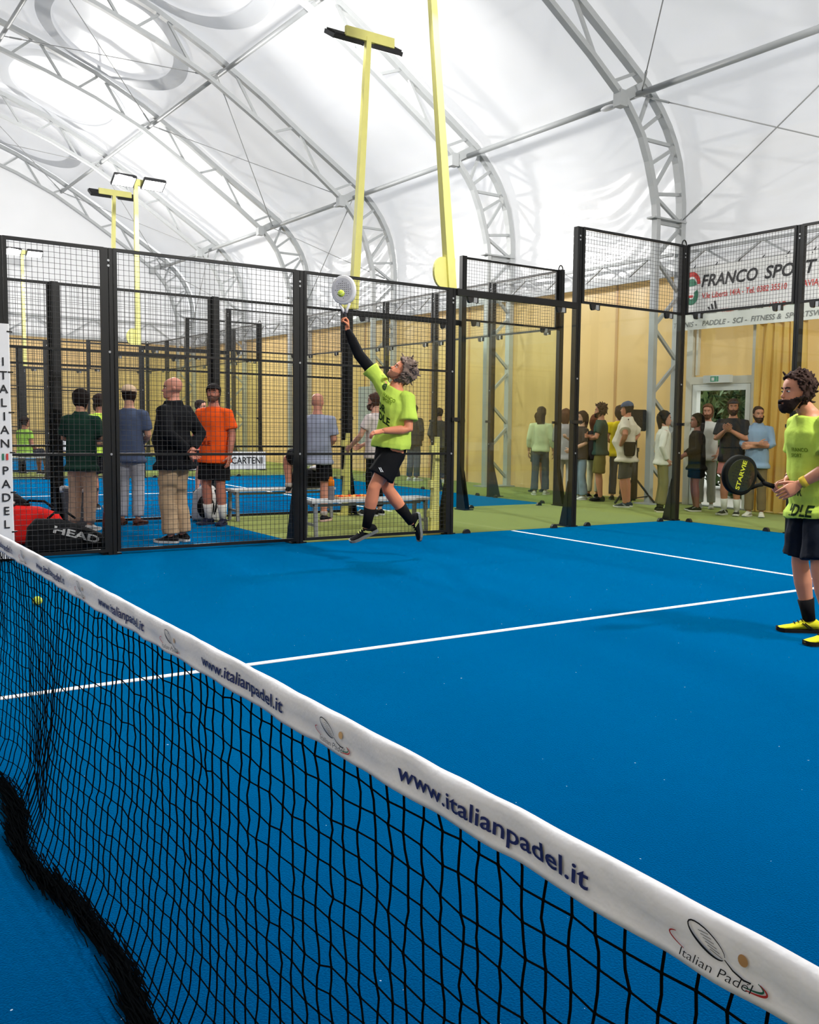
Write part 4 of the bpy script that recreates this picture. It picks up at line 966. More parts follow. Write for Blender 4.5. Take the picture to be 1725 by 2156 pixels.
def stand(x, y, face, H, arms=('down', 'down'), head=(0, 0, 0), stance=.10, lean=0.0, feet=(12, -12), step=0.0, over=None):
    """face: degrees, 0 toward the camera, 90 to picture right, 180 away"""
    s = H / 1.75; a = math.radians(face); fw = CAM_T * math.cos(a) + CAM_R * math.sin(a); rt = np.cross(fw, A3(0, 0, 1)); O = A3(x, y, 0)
    W = lambda p: O + (rt * p[0] + fw * p[1] + A3(0, 0, p[2])) * s
    J = {}
    for k, sg, nm, fd in (('R', 1, arms[1], feet[1]), ('L', -1, arms[0], feet[0])):
        st = step * sg
        J['hip' + k] = W((sg * .085, 0, .92)); J['kn' + k] = W((sg * (stance * .9 + .005), .025 + st * .5, .50)); J['an' + k] = W((sg * stance, -.02 + st, .088))
        q = math.radians(fd) * 1.0; J['toe' + k] = nrm(fw * math.cos(q) - rt * math.sin(q)); J['sh' + k] = W((sg * .180, lean, 1.395))
        e, w_ = ARMS[nm]; J['el' + k] = W((sg * e[0], e[1] + lean, e[2])); wv = (sg * w_[0], w_[1] + lean + (-.03 if nm == 'crossed' and sg < 0 else 0), w_[2] - (.05 if nm == 'crossed' and sg < 0 else 0)); J['wr' + k] = W(wv)
        d = nrm(J['wr' + k] - J['el' + k]); n = {'down': -rt * sg, 'behind': -fw, 'hips': -rt * sg, 'crossed': -fw, 'front': -rt * sg, 'pocket': -rt * sg, 'chest': -fw, 'phone': A3(0, 0, 1), 'back1': -rt * sg}[nm]
        J['hand' + k] = (d, n, {'down': .35, 'crossed': .5, 'phone': .7}.get(nm, .5))
    J['pelvis'] = W((0, 0, .92)); J['neck'] = W((0, lean + .005, 1.475))
    yw, pt, rl = (math.radians(v) for v in head)
    hf = fw * math.cos(yw) + rt * math.sin(yw); hr = np.cross(hf, A3(0, 0, 1)); hu = A3(0, 0, 1)
    hf, hu = nrm(hf * math.cos(pt) + hu * math.sin(pt)), nrm(hu * math.cos(pt) - hf * math.sin(pt)); hr2 = nrm(hr * math.cos(rl) + hu * math.sin(rl)); hu = np.cross(hr2, hf)
    J['head'] = W((0, lean + .02, 1.545)); J['hf'], J['hr'], J['hu'] = hf, hr2, hu
    for k, v in (over or {}).items(): J[k] = W(v)
    for k in 'LR':
        if over and ('wr' + k in over): J['hand' + k] = (nrm(J['wr' + k] - J['el' + k]), J['hand' + k][1], .6)
    return J
# ---------------------------------------------------------------- rackets and balls
def racket(label, hc, axis, face, rgb, rim, grip, txt=None, txc=(200, 205, 60), hw=.126, hl=.14):
    a = nrm(axis); n = nrm(A3(*face) - a * (A3(*face) @ a)); x = np.cross(a, n); hc = A3(*hc); gp = hc - a * .36
    t = thing('padel_racket', label, 'racket', tuple(gp), 'padel rackets')
    N = 40; ol = []
    for k in range(N):
        q = 2 * PI * k / N; ol.append((hw * math.cos(q) * (1 - .10 * math.sin(q) * (math.sin(q) < 0)), hl * math.sin(q)))
    def disc(sc, th, mb, mi=0):
        rg = []
        for z, m in ((-th, .93), (-th * .8, 1.0), (th * .8, 1.0), (th, .93)): rg.append([hc + x * u * sc * m + a * v * sc * m + n * z for u, v in ol])
        mb.loft(rg, mi)
    m = MB(); disc(1.0, .019, m); part('frame', m, cloth(rim, 'racket', 0.02), t, True)
    m = MB(); disc(.86, .0205, m); fo = part('face', m, mat('racket_face_%d' % rgb[0], srgb(*rgb), 0.22, 0, .5, .15, 30, coat=.4), t)
    hmb = MB()
    for i in range(-4, 5):
        for j in range(-4, 5):
            if i * i + j * j < 17: hmb.tube([hc + x * i * .020 + a * j * .020 - n * .0212, hc + x * i * .020 + a * j * .020 + n * .0212], .0045, 7, ref=tuple(a))
    ho = part('drilled_holes', hmb, INK, fo); ho['kind'] = 'stuff'
    th = MB()
    for sg in (-1, 1): th.tube([hc - a * hl * .93 + x * sg * .055, hc - a * (hl + .05) + x * sg * .022, hc - a * (hl + .08) + x * sg * .012], [.014, .013, .013], 8)
    part('throat', th, cloth(rim, 'racket', 0.02), t, True)
    gm = MB().tube([hc - a * (hl + .07), hc - a * (hl + .12), hc - a * (hl + .19), hc - a * (hl + .20)], [.0145, .0155, .0165, .019], 10); part('grip', gm, cloth(grip, 'grip', .6), t, True)
    if txt:
        m = MB(); v = x if x[2] > 0 else -x; r = np.cross(v, n) ; r = r if True else r
        lettering(m, txt, hc - v * .095 - np.cross(n, v) * (-.018) * 0 + n * .0222 + np.cross(n, v) * -.012, v, np.cross(n, v), width=.19, height=.034, bold=.03); part('lettering', m, cloth(txc, 'print', .02), fo)
    return t
def ball(label, p):
    t = thing('tennis_ball', label, 'ball', (p[0], p[1], p[2] - .033)); felt = mat('ball_felt', (0.55, 0.68, 0.08), 0.9, var=.15, scale=90, bump=.5)
    part('felt', MB().sphere(p, .033, 20, 14), felt, t, True)
    pts = [(p[0] + .0335 * math.cos(q) * math.cos(.45 * math.sin(2 * q)), p[1] + .0335 * math.sin(q) * math.cos(.45 * math.sin(2 * q)), p[2] + .0335 * math.sin(.45 * math.sin(2 * q))) for q in np.linspace(0, 2 * PI, 40)]
    part('seam', MB().tube(pts, .0014, 5), mat('ball_seam', (.75, .8, .6), .7), t, True)
ball('yellow ball lying on the blue court behind the net', (-2.49, 0.81, .034))
ball('yellow ball in the air at the jumper\'s racket', (-3.43, 3.70, 2.577))

# ---------------------------------------------------------------- the two players
Tc, Rc, Zc = CAM_T, CAM_R, A3(0, 0, 1)
LIME = (188, 216, 88)
def jumper():
    J = dict(wrR=A3(-3.597, 3.856, 2.255), elR=A3(-3.556, 3.96, 2.02), shR=A3(-3.455, 4.115, 1.80), shL=A3(-3.115, 4.262, 1.610), neck=A3(-3.262, 4.218, 1.715), elL=A3(-3.075, 4.225, 1.395), wrL=A3(-3.150, 4.000, 1.285),
             hipL=A3(-3.215, 4.185, 1.085), hipR=A3(-3.385, 4.162, 1.085), knL=A3(-3.267, 3.978, 0.735), knR=A3(-3.361, 4.184, 0.706), anL=A3(-3.363, 3.95, 0.348), anR=A3(-3.335, 4.440, 0.372))
    J['elL'] = A3(-3.06, 4.235, 1.30) ; J['wrL'] = A3(-3.13, 4.01, 1.285)
    J['pelvis'] = (J['hipL'] + J['hipR']) / 2
    hf = nrm(-Rc * .68 + Zc * .64 + Tc * .36); hu = Rc * .60 + Zc * .75 - Tc * .05; hu = nrm(hu - hf * (hu @ hf)); J['hf'], J['hu'], J['hr'] = hf, hu, np.cross(hf, hu)
    J['head'] = A3(-3.233, 4.255, 1.853) - hu * .085
    J['handR'] = (nrm(-Rc * .10 + Zc), nrm(-Rc * .7 + Tc * .5), 1.15); J['handL'] = (nrm(A3(-3.23, 3.861, 1.249) - J['wrL']), nrm(-Zc * .6 - Tc * .3), .45)
    J['toeL'] = nrm(A3(-3.431, 3.794, 0.172) - A3(-3.345, 3.965, 0.262)); J['fupL'] = nrm(J['knL'] - J['anL']) * .6 + nrm(-Rc * .6 + Zc) + Tc * .45
    J['toeR'] = nrm(Zc * -.97 + Rc * .08 - Tc * .12); J['fupR'] = nrm(-Rc * .8 + Zc * .2 + Tc * .5)
    J['chest_off'] = Rc * .02
    S = dict(H=1.80, g=1.04, vox=.0085, skin=(218, 138, 102), hair=(116, 100, 92), hairstyle='curly', hairvol=1.15, curlen=.85, curls=260, hairline=-.004, beard=(150, 104, 82), beardvol=.4, hs=1.04,
             top=dict(rgb=LIME, e=.024, hemw=.18, hem=.05, sleeve=.72, sleeveR=.42, loose=.016, fold=.011), bottom=dict(rgb=(16, 17, 20), len=.70, flare=.040, e=.03, fold=.008, name='shorts', waist=.36),
             sock=((18, 18, 20), .48), shoe=dict(rgb=(20, 21, 23), sole=(120, 124, 120), acc=(196, 205, 120)), shoe_s=1.06)
    root, out, fm, hs = build_person('grey haired player in lime shirt and black shorts leaping to smash', J, S)
    m = MB().tube([J['wrR'] + (J['elR'] - J['wrR']) * .06, J['wrR'] * .6 + J['elR'] * .4, J['elR'], J['elR'] * .55 + J['shR'] * .45, J['elR'] * .2 + J['shR'] * .8], [.034, .046, .054, .056, .062], 14, round_end=True)
    part('arm_sleeve', m, cloth((18, 19, 22)), root, True)
    cv, cf, o = out['top']; X1 = nrm(J['shL'] - J['shR']); upv = nrm(J['neck'] - J['pelvis']); n = nrm(np.cross(X1, upv)); n = n if n @ Tc > 0 else -n
    ch = (J['shL'] + J['shR']) / 2; rt = nrm(X1)
    m = MB(); conform_text(m, 'FRANCO', cv, cf, ch - upv * .10 + rt * .04, rt, upv, n, .17); conform_text(m, 'SPORT', cv, cf, ch - upv * .14 + rt * .03, rt, upv, n, .13); part('chest_print', m, cloth((112, 140, 30), 'print'), o)
    m = MB(); conform_text(m, 'DR', cv, cf, ch - upv * .25 - rt * .04, rt, upv, n, .13, .03); conform_text(m, 'IDLE', cv, cf, ch - upv * .345 - rt * .01, rt, upv, n, .20, .03); part('belly_print', m, cloth((30, 52, 22), 'print'), o)
    m = MB(); conform_text(m, 'e', cv, cf, ch - upv * .05 - rt * .06, rt, upv, n, .055, .03); part('badge', m, cloth((40, 62, 24), 'print'), o)
    cv, cf, o = out['bottom']; m = MB(); p = J['hipL'] * .45 + J['knL'] * .55 + Tc * .1
    conform_text(m, '//', cv, cf, p - Rc * .01, Rc, Zc, Tc, .05, .03, shear=-.9); part('shorts_logo', m, cloth((215, 218, 222), 'print'), o)
    hc = J['wrR'] + Zc * .075
    racket('pale grey racket swung overhead by the leaping player', J['wrR'] + nrm(-Rc * .02 + Zc) * .385 - Rc * .03, nrm(-Rc * .06 + Zc), Tc * .9 - Rc * .3, (196, 196, 204), (222, 222, 226), (60, 60, 64))
jumper()
def right_player():
    J = dict(shL=A3(1.36, 4.70, 1.405), shR=A3(1.045, 4.80, 1.418), neck=A3(1.182, 4.735, 1.469), elL=A3(1.44, 4.62, 1.135), wrL=A3(1.285, 4.53, 1.022), elR=A3(1.02, 4.86, 1.145), wrR=A3(1.085, 4.665, 1.030),
             hipL=A3(1.30, 4.735, 0.94), hipR=A3(1.14, 4.815, 0.94), knL=A3(1.365, 4.665, 0.48), knR=A3(1.085, 4.835, 0.475), anL=A3(1.445, 4.72, 0.088), anR=A3(1.135, 4.895, 0.088))
    J['pelvis'] = (J['hipL'] + J['hipR']) / 2
    hf = nrm(-Rc * .95 + Tc * .25 + Zc * .04); hu = nrm(Zc - hf * (hf @ Zc)); J['hf'], J['hu'], J['hr'] = hf, hu, np.cross(hf, hu)
    J['head'] = A3(1.150, 4.685, 1.540) - Rc * .03 - Zc * .02
    ax = nrm(-Rc * .80 + Zc * .24 + Tc * .50); grip_c = A3(1.062, 4.567, 0.990)
    J['handR'] = (nrm(-Rc * .85 - Zc * .25 + Tc * .3), nrm(-Zc * .75 + Tc * .4), 1.0); J['handL'] = (nrm(-Rc * .8 - Zc * .5 + Tc * .05), nrm(-Zc * .3 - Tc * .6 - Rc * .3), .5)
    J['toeL'] = nrm(-Rc * .9 + Tc * .35); J['toeR'] = nrm(-Rc * .97 - Tc * .1)
    S = dict(H=1.82, g=.98, vox=.0085, skin=(208, 142, 112), hair=(58, 42, 37), hairstyle='curly', hairvol=.62, curls=420, curlen=.45, beard=(38, 28, 26), beardvol=1.1, hs=1.06,
             top=dict(rgb=LIME, e=.040, hemw=.18, hem=-.26, sleeve=.70, loose=.02, fold=.011), bottom=dict(rgb=(18, 24, 36), len=.88, flare=.036, e=.014, fold=.008, name='shorts'), sock=((20, 20, 22), .36),
             shoe=dict(rgb=(214, 210, 40), sole=(28, 28, 28), acc=(24, 24, 24)), shoe_s=1.06)
    root, out, fm, hs = build_person('bearded player in lime shirt and navy shorts waiting with a black racket', J, S)
    cv, cf, o = out['top']; X1 = nrm(J['shL'] - J['shR']); upv = Zc; n = nrm(np.cross(X1, upv)); n = n if n @ -Rc > 0 else -n
    n = nrm(n + Tc * .35); rt = nrm(np.cross(upv, n)); ch = (J['shL'] + J['shR']) / 2
    m = MB(); conform_text(m, 'FRANCO', cv, cf, ch - upv * .185 + rt * .02, rt, upv, n, .135); conform_text(m, 'SPORT', cv, cf, ch - upv * .222 - rt * .01, rt, upv, n, .10); part('chest_print', m, cloth((112, 140, 30), 'print'), o)
    m = MB(); conform_text(m, 'DR', cv, cf, ch - upv * .47 + rt * .00, rt, upv, n, .10, .03); conform_text(m, 'IDLE', cv, cf, ch - upv * .60 + rt * .04, rt, upv, n, .20, .03); part('belly_print', m, cloth((30, 52, 22), 'print'), o)
    d = nrm(J['wrL'] - J['elL']); m = MB().tube([J['wrL'] - d * .05, J['wrL'] - d * .03, J['wrL'] - d * .01], [.036, .038, .036], 14); part('wristband', m, cloth((226, 196, 70)), root, True)
    d = nrm(J['wrR'] - J['elR']); m = MB().tube([J['wrR'] - d * .035, J['wrR'] - d * .025], .033, 14); part('bracelet', m, cloth((40, 22, 20)), root, True)
    hc = grip_c + ax * .335
    racket('black racket with yellow lettering held by the waiting player', hc, ax, Tc + Zc * .05, (30, 34, 22), (20, 22, 18), (24, 24, 24), 'STARVIE')
right_player()

# ---------------------------------------------------------------- spectators
def spec(label, J, group, **S): return build_person(label, J, S, group)
GA, GB, GC = 'spectators behind the mesh fence', 'spectators behind the glass corner', 'people around the neighbouring court'
spec('person in dark green polo and beige trousers seen from behind', stand(-7.33, 2.27, 178, 1.67, ('crossed', 'crossed'), (0, -8, 0)), GA, H=1.67, g=1.02, skin=(190, 140, 112), hair=(28, 22, 20), hairvol=1.5,
     top=dict(rgb=(24, 52, 42), e=.026, hem=-.30, sleeve=.8, collar=1, loose=.012, fold=.010), bottom=dict(rgb=(196, 164, 138), len=1.93, flare=.014), shoe=dict(rgb=(205, 200, 195), sole=(230, 228, 222)))
spec('person in slate blue T-shirt, pale jeans and reversed beige cap', stand(-7.8, 2.96, 182, 1.77, ('front', 'front')), GA, H=1.77, skin=(200, 150, 125), hair=(40, 30, 26), cap=dict(rgb=(206, 178, 150), brim=(38, 32, 30), back=1),
     top=dict(rgb=(72, 84, 110), e=.02, hem=-.24, sleeve=.75, fold=.010), bottom=dict(rgb=(172, 172, 178), len=1.95), shoe=dict(rgb=(92, 52, 42), sole=(60, 36, 30)))
spec('bald person in black jacket and khaki trousers, hands behind back', stand(-5.74, 2.86, -108, 1.82, ('behind', 'behind'), (-42, 2, 0), feet=(8, -8)), GA, H=1.82, g=1.12, belly=.05, skin=(206, 140, 118), hairstyle='none', vox=.013,
     top=dict(rgb=(17, 18, 22), e=.036, hem=-.26, sleeve=1.92, collar=1, fold=.012, name='jacket'), bottom=dict(rgb=(186, 158, 126), len=1.97, flare=.022, fold=.012), shoe=dict(rgb=(24, 24, 26), sole=(200, 200, 198)))
r_, out, _, _ = spec('person in bright orange shirt, black cap and black shorts, looking up', stand(-7.34, 3.89, -14, 1.82, ('down', 'down'), (-18, 12, 0)), GA, H=1.82, g=1.04, skin=(190, 120, 98), beard=(96, 66, 54), beardvol=.5, cap=dict(rgb=(34, 30, 30)), vox=.013,
     top=dict(rgb=(255, 92, 28), e=.024, hem=-.26, sleeve=.75, loose=.012, fold=.010), bottom=dict(rgb=(18, 18, 20), len=.86, flare=.03, name='shorts'), sock=((222, 218, 212), .42), shoe=dict(rgb=(28, 34, 56), sole=(40, 46, 70)))
m = MB(); cv, cf, o = out['top']; q = A3(-7.34, 3.89, 0); conform_text(m, 'EL', cv, cf, q + Zc * 1.13 - Rc * .10, Rc, Zc, Tc, .09, .03); conform_text(m, 'IDLE', cv, cf, q + Zc * 1.03 - Rc * .09, Rc, Zc, Tc, .17, .03); part('belly_print', m, cloth((150, 40, 14), 'print'), o)
spec('bald person in pale grey shirt with one foot up on the bench', stand(-7.23, 5.28, 176, 1.74, ('front', 'front'), over=dict(knL=(-.46, .16, .86), anL=(-.44, .12, .46))), GA, H=1.74, g=1.08, skin=(204, 140, 118), hairstyle='none', vox=.013,
     top=dict(rgb=(150, 156, 176), e=.026, hem=-.24, sleeve=.8, fold=.012), bottom=dict(rgb=(18, 18, 20), len=.85, flare=.025, name='shorts'), sock=((190, 180, 176), .12), shoe=dict(rgb=(26, 26, 30), sole=(226, 190, 180)))
spec('brown haired person in white T-shirt and black trousers behind the jumper', stand(-7.60, 6.38, -112, 1.79, ('pocket', 'front'), (-10, 0, 0), over=dict(elL=(-.25, .10, 1.14), wrL=(-.16, .32, .98))), GA, H=1.79, g=.95, skin=(214, 160, 138), hair=(70, 48, 38), beard=(66, 44, 36), vox=.013,
     top=dict(rgb=(214, 200, 200), e=.02, hem=-.18, sleeve=.6), bottom=dict(rgb=(16, 16, 18), len=1.9, flare=.01), shoe=dict(rgb=(20, 20, 22), sole=(225, 225, 225)))
spec('dark haired person in neon yellow shirt half hidden behind the green polo', stand(-10.28, 3.24, -130, 1.70, ('front', 'front')), GC, H=1.70, skin=(190, 130, 106), hair=(46, 32, 28), beard=(56, 40, 34), top=dict(rgb=(196, 230, 80), e=.02), bottom=dict(rgb=(24, 24, 28), len=.9, name='shorts'))
spec('person in pink-red shirt partly hidden behind the black jacket', stand(-12.6, 5.55, 80, 1.70, ('front', 'front')), GC, H=1.70, skin=(196, 140, 118), hair=(40, 30, 28), top=dict(rgb=(214, 70, 92), e=.02), bottom=dict(rgb=(30, 30, 36), len=.9, name='shorts'))
spec('person in dark jacket and jeans standing far behind the jumper\'s hip', stand(-15.03, 11.5, 150, 1.80, ('pocket', 'pocket')), GB, H=1.80, g=1.04, skin=(170, 120, 100), hair=(60, 46, 40), top=dict(rgb=(52, 52, 58), e=.03, sleeve=1.9, name='jacket'), bottom=dict(rgb=(58, 70, 88), len=1.95), shoe=dict(rgb=(210, 208, 206), sole=(225, 225, 222)))
spec('person in charcoal sweater beside the far dark jacket', stand(-14.3, 11.75, -150, 1.72, ('front', 'front')), GB, H=1.72, skin=(190, 140, 118), hair=(46, 36, 32), top=dict(rgb=(70, 70, 74), e=.025, sleeve=1.9), bottom=dict(rgb=(52, 54, 62), len=1.95), shoe=dict(rgb=(205, 203, 200), sole=(225, 225, 222)))
spec('long haired person in white top and dark jeans walking away behind glass', stand(-10.11, 11.45, 172, 1.72, ('down', 'down'), step=.10), GB, H=1.72, g=.92, fem=1, skin=(200, 150, 125), hair=(58, 52, 54), hairstyle='long', hairlen=.46, top=dict(rgb=(206, 212, 176), e=.022, hem=-.1, sleeve=1.7), bottom=dict(rgb=(64, 78, 92), len=1.96, flare=.03), shoe=dict(rgb=(196, 190, 180), sole=(220, 218, 210)))
spec('person in dark shorts and black top beside the walking woman', stand(-10.75, 11.9, -160, 1.62, ('front', 'front')), GB, H=1.62, g=.9, fem=1, skin=(150, 100, 74), hair=(36, 30, 28), hairstyle='bun', top=dict(rgb=(70, 84, 76), e=.02), bottom=dict(rgb=(58, 70, 66), len=.6, name='shorts'), shoe=dict(rgb=(50, 52, 50), sole=(90, 90, 88)))
spec('grey dressed person mostly hidden by the tall dark glass post', stand(-9.72, 11.75, 170, 1.69, ('front', 'front')), GB, H=1.69, g=.95, fem=1, skin=(206, 160, 138), hair=(90, 62, 48), hairstyle='long', top=dict(rgb=(176, 172, 178), e=.03, hem=-.35, sleeve=1.8), bottom=dict(rgb=(190, 186, 190), len=1.9, flare=.02))
spec('long haired person in dark top and light blue jeans by the glass post', stand(-8.79, 11.38, -70, 1.63, ('front', 'phone')), GB, H=1.63, g=.95, fem=1, skin=(206, 156, 130), hair=(62, 44, 36), hairstyle='long', hairlen=.42, top=dict(rgb=(54, 46, 46), e=.022, sleeve=.9), bottom=dict(rgb=(120, 142, 162), len=1.97, flare=.035), shoe=dict(rgb=(225, 225, 225), sole=(235, 235, 235)))
spec('bearded person in dark green T-shirt and olive cargo shorts, arms crossed', stand(-8.38, 11.48, -98, 1.78, ('crossed', 'crossed')), GB, H=1.78, g=1.02, skin=(206, 140, 112), hair=(72, 52, 44), hairstyle='curly', beard=(64, 44, 36), vox=.014, top=dict(rgb=(50, 74, 66), e=.022, hem=-.16, sleeve=.7, fold=.01), bottom=dict(rgb=(112, 104, 52), len=.98, flare=.03, name='shorts'), shoe=dict(rgb=(34, 34, 30), sole=(40, 40, 36)))
spec('brown haired person in pale trousers behind the dark green T-shirt', stand(-9.09, 11.95, 150, 1.56, ('front', 'front')), GB, H=1.56, g=.9, fem=1, skin=(206, 140, 112), hair=(106, 64, 42), hairstyle='long', top=dict(rgb=(48, 40, 40), e=.02), bottom=dict(rgb=(206, 200, 176), len=1.9), shoe=dict(rgb=(28, 28, 28), sole=(215, 212, 205)))
spec('person in yellow T-shirt and grey jeans behind the cap wearer', stand(-8.45, 12.0, 168, 1.76, ('front', 'front')), GB, H=1.76, g=.96, skin=(196, 140, 115), hair=(60, 46, 40), hairstyle='long', hairlen=.22, top=dict(rgb=(236, 206, 30), e=.022), bottom=dict(rgb=(70, 76, 84), len=1.95), shoe=dict(rgb=(40, 40, 42), sole=(70, 70, 70)))
r_, out, _, _ = spec('stout person in cream shirt, blue cap and dark shorts with a shoulder bag', stand(-7.15, 10.98, -112, 1.80, ('hips', 'hips'), (-6, 0, 0)), GB, H=1.80, g=1.12, belly=.06, skin=(198, 130, 102), hair=(40, 34, 32), cap=dict(rgb=(84, 96, 122), brim=(60, 70, 92), back=1), vox=.013,
     top=dict(rgb=(226, 214, 196), e=.036, hem=-.30, sleeve=.72, collar=1, loose=.02, fold=.012), bottom=dict(rgb=(72, 74, 74), len=1.05, flare=.03, name='shorts'), shoe=dict(rgb=(44, 52, 72), sole=(225, 224, 215), acc=(180, 186, 196)))
bag = thing('shoulder_bag', 'small black shoulder bag hanging at the cream shirted hip', 'bag', (-6.98, 10.88, .9)); c = A3(-7.15, 10.98, 0) + Tc * .235 + Rc * .02
part('pouch', MB().loft([[c + (Rc * a * wd + Tc * b * .05) + Zc * z for a, b in ((-1, -.6), (-.8, -1), (.8, -1), (1, -.6), (1, .6), (.8, 1), (-.8, 1), (-1, .6))] for z, wd in ((.88, .06), (.90, .085), (1.0, .10), (1.10, .10), (1.12, .09))]), cloth((20, 20, 22)), bag, True)
part('strap', MB().tube([c - Rc * .09 + Zc * 1.11, c - Rc * .14 + Zc * 1.25 + Tc * .03, c - Rc * .12 + Zc * 1.38 + Tc * .0, c - Rc * .02 + Zc * 1.50 - Tc * .08], .011, 6), cloth((52, 38, 30)), bag, True)
spec('dark haired person in white blouse and olive trousers facing right', stand(-6.18, 10.86, 92, 1.62, ('pocket', 'pocket')), GB, H=1.62, g=.96, fem=1, skin=(206, 150, 128), hair=(34, 28, 26), hairstyle='long', hairlen=.36, vox=.013, top=dict(rgb=(226, 222, 212), e=.03, hem=-.16, sleeve=1.9, collar=1, fold=.014), bottom=dict(rgb=(128, 122, 78), len=1.88, flare=.03), sock=((30, 28, 26), .12), shoe=dict(rgb=(32, 30, 28), sole=(226, 218, 190)))
spec('person in black dress with very long black hair beside the corner post', stand(-6.05, 11.52, -88, 1.59, ('front', 'front')), GB, H=1.59, g=1.06, fem=1, skin=(150, 96, 86), hair=(24, 20, 20), hairstyle='long', hairlen=.55, vox=.013, top=dict(rgb=(26, 25, 27), e=.035, hem=-.30, sleeve=1.7, fold=.012), bottom=dict(rgb=(20, 20, 22), len=.75, flare=.02, name='dress', skirt=-.52), shoe=dict(rgb=(26, 26, 26), sole=(222, 220, 212)))
spec('long haired person in white T-shirt and grey jeans in the doorway', stand(-6.36, 12.1, -22, 1.78, ('pocket', 'pocket')), GB, H=1.78, g=1.0, skin=(206, 146, 122), hair=(112, 80, 58), hairstyle='long', hairlen=.24, beard=(110, 76, 56), vox=.014, top=dict(rgb=(222, 220, 220), e=.026, hem=-.2, sleeve=.75), bottom=dict(rgb=(168, 168, 164), len=1.95), shoe=dict(rgb=(200, 200, 198), sole=(220, 220, 218)))
spec('person in black T-shirt, headband and pink shorts clapping hands', stand(-5.25, 11.46, -30, 1.84, ('chest', 'chest'), (-20, 3, 0)), GB, H=1.84, g=1.04, skin=(188, 126, 100), hair=(58, 42, 36), hairstyle='long', hairlen=.22, beard=(60, 42, 34), headband=(60, 58, 62), vox=.013, top=dict(rgb=(38, 38, 44), e=.028, hem=-.2, sleeve=.75, fold=.01), bottom=dict(rgb=(206, 132, 128), len=.72, flare=.035, name='shorts'), sock=((226, 224, 220), .4), shoe=dict(rgb=(44, 42, 40), sole=(222, 220, 214), acc=(220, 218, 214)))
spec('bearded person in light blue shirt and khaki trousers, arms crossed', stand(-4.9, 11.64, -24, 1.72, ('crossed', 'crossed'), (-30, 0, 0)), GB, H=1.72, g=1.03, skin=(196, 136, 110), hair=(50, 36, 30), hairvol=.6, beard=(60, 42, 36), vox=.013, top=dict(rgb=(142, 164, 196), e=.026, hem=-.26, sleeve=1.2, collar=1, fold=.012), bottom=dict(rgb=(126, 108, 80), len=1.95), shoe=dict(rgb=(226, 222, 214), sole=(232, 228, 220)))
# seated person far left
J = stand(-19.9, 4.02, 150, 1.76, ('front', 'front'))
fw = nrm(J['toeR'] + J['toeL']); rt = np.cross(fw, Zc); dz = A3(0, 0, -.42)
for k in list(J):
    if k[:2] in ('sh', 'el', 'wr', 'ne', 'hi', 'pe') or k == 'head': J[k] = J[k] + dz
for k, sg in (('R', 1), ('L', -1)): J['kn' + k] = J['hip' + k] + fw * .42 + rt * sg * .04; J['an' + k] = A3(*(J['kn' + k][:2] + fw[:2] * .02), .088)
spec('person in neon green shirt seated with back turned at the far left', J, GC, H=1.76, g=1.08, skin=(190, 130, 106), hair=(44, 32, 28), top=dict(rgb=(176, 224, 92), e=.024, hem=-.12), bottom=dict(rgb=(30, 34, 44), len=.9, name='shorts'))
# ================================================================ things around the courts
def bench(x, y0, y1, label):
    t = thing('bench', label, 'bench', (x, (y0 + y1) / 2, 0), 'grey benches between the courts'); gm = mat('bench_grey', (0.30, 0.31, 0.32), 0.5, .2, .5, .08, 10)
    for k in range(3): part('slat', MB().bb((x - .17 + .118 * k, y0, .40), (x - .17 + .118 * k + .104, y1, .43)), mat('bench_slat', (0.52, 0.53, 0.53), 0.45, .0, .5, .08, 10), t)
    for yy in (y0 + .06, y1 - .06):
        for sx in (-1, 1): part('leg', MB().bar((x + sx * .15, yy, 0), (x + sx * .13, yy, .40), .04), gm, t)
        part('crossbar', MB().bar((x - .14, yy, .14), (x + .14, yy, .14), .03), gm, t); part('support', MB().bar((x - .16, yy, .385), (x + .16, yy, .385), .04, .03), gm, t)
    part('brace', MB().bar((x, y0 + .06, .36), (x, y1 - .06, .36), .03), gm, t)
bench(-5.62, 4.36, 6.0, 'grey bench against the mesh fence carrying a bottle and food')
bench(-7.78, 4.25, 5.75, 'grey bench farther back, with a foot resting on it')
bt = thing('water_bottle', 'grey bottle with orange cap standing on the near bench', 'bottle', (-5.56, 4.66, .43))
def lathe(c, prof, n=16): return MB().loft([[(c[0] + r * math.cos(2 * PI * k / n), c[1] + r * math.sin(2 * PI * k / n), c[2] + z) for k in range(n)] for r, z in prof])
part('bottle_body', lathe((-5.56, 4.66, .43), ((.034, 0), (.038, .006), (.038, .15), (.036, .165))), cloth((128, 122, 124), 'plastic', .02), bt, True)
part('cap', lathe((-5.56, 4.66, .595), ((.037, 0), (.037, .05), (.033, .075), (.022, .085), (.022, .105), (.018, .11))), cloth((240, 132, 30), 'plastic', .02), bt, True)
tr = thing('food_tray', 'open tray of orange and red pastries on the near bench', 'food tray', (-5.66, 4.98, .43))
part('tray', MB().bb((-5.76, 4.76, .431), (-5.55, 5.22, .437)).bb((-5.76, 4.76, .437), (-5.755, 5.22, .46)).bb((-5.555, 4.76, .437), (-5.55, 5.22, .46)).bb((-5.755, 4.76, .437), (-5.555, 4.765, .46)).bb((-5.755, 5.215, .437), (-5.555, 5.22, .46)), cloth((222, 190, 150), 'card', .05), tr)
for k in range(10):
    px, py = -5.70 + .09 * (k % 2), 4.81 + .082 * (k // 2); part('pastry', MB().sphere((px, py, .457), (.038, .034, .022), 10, 6), cloth(((232, 140, 62), (206, 66, 40), (244, 176, 90))[k % 3], 'pastry', .3), tr, True)
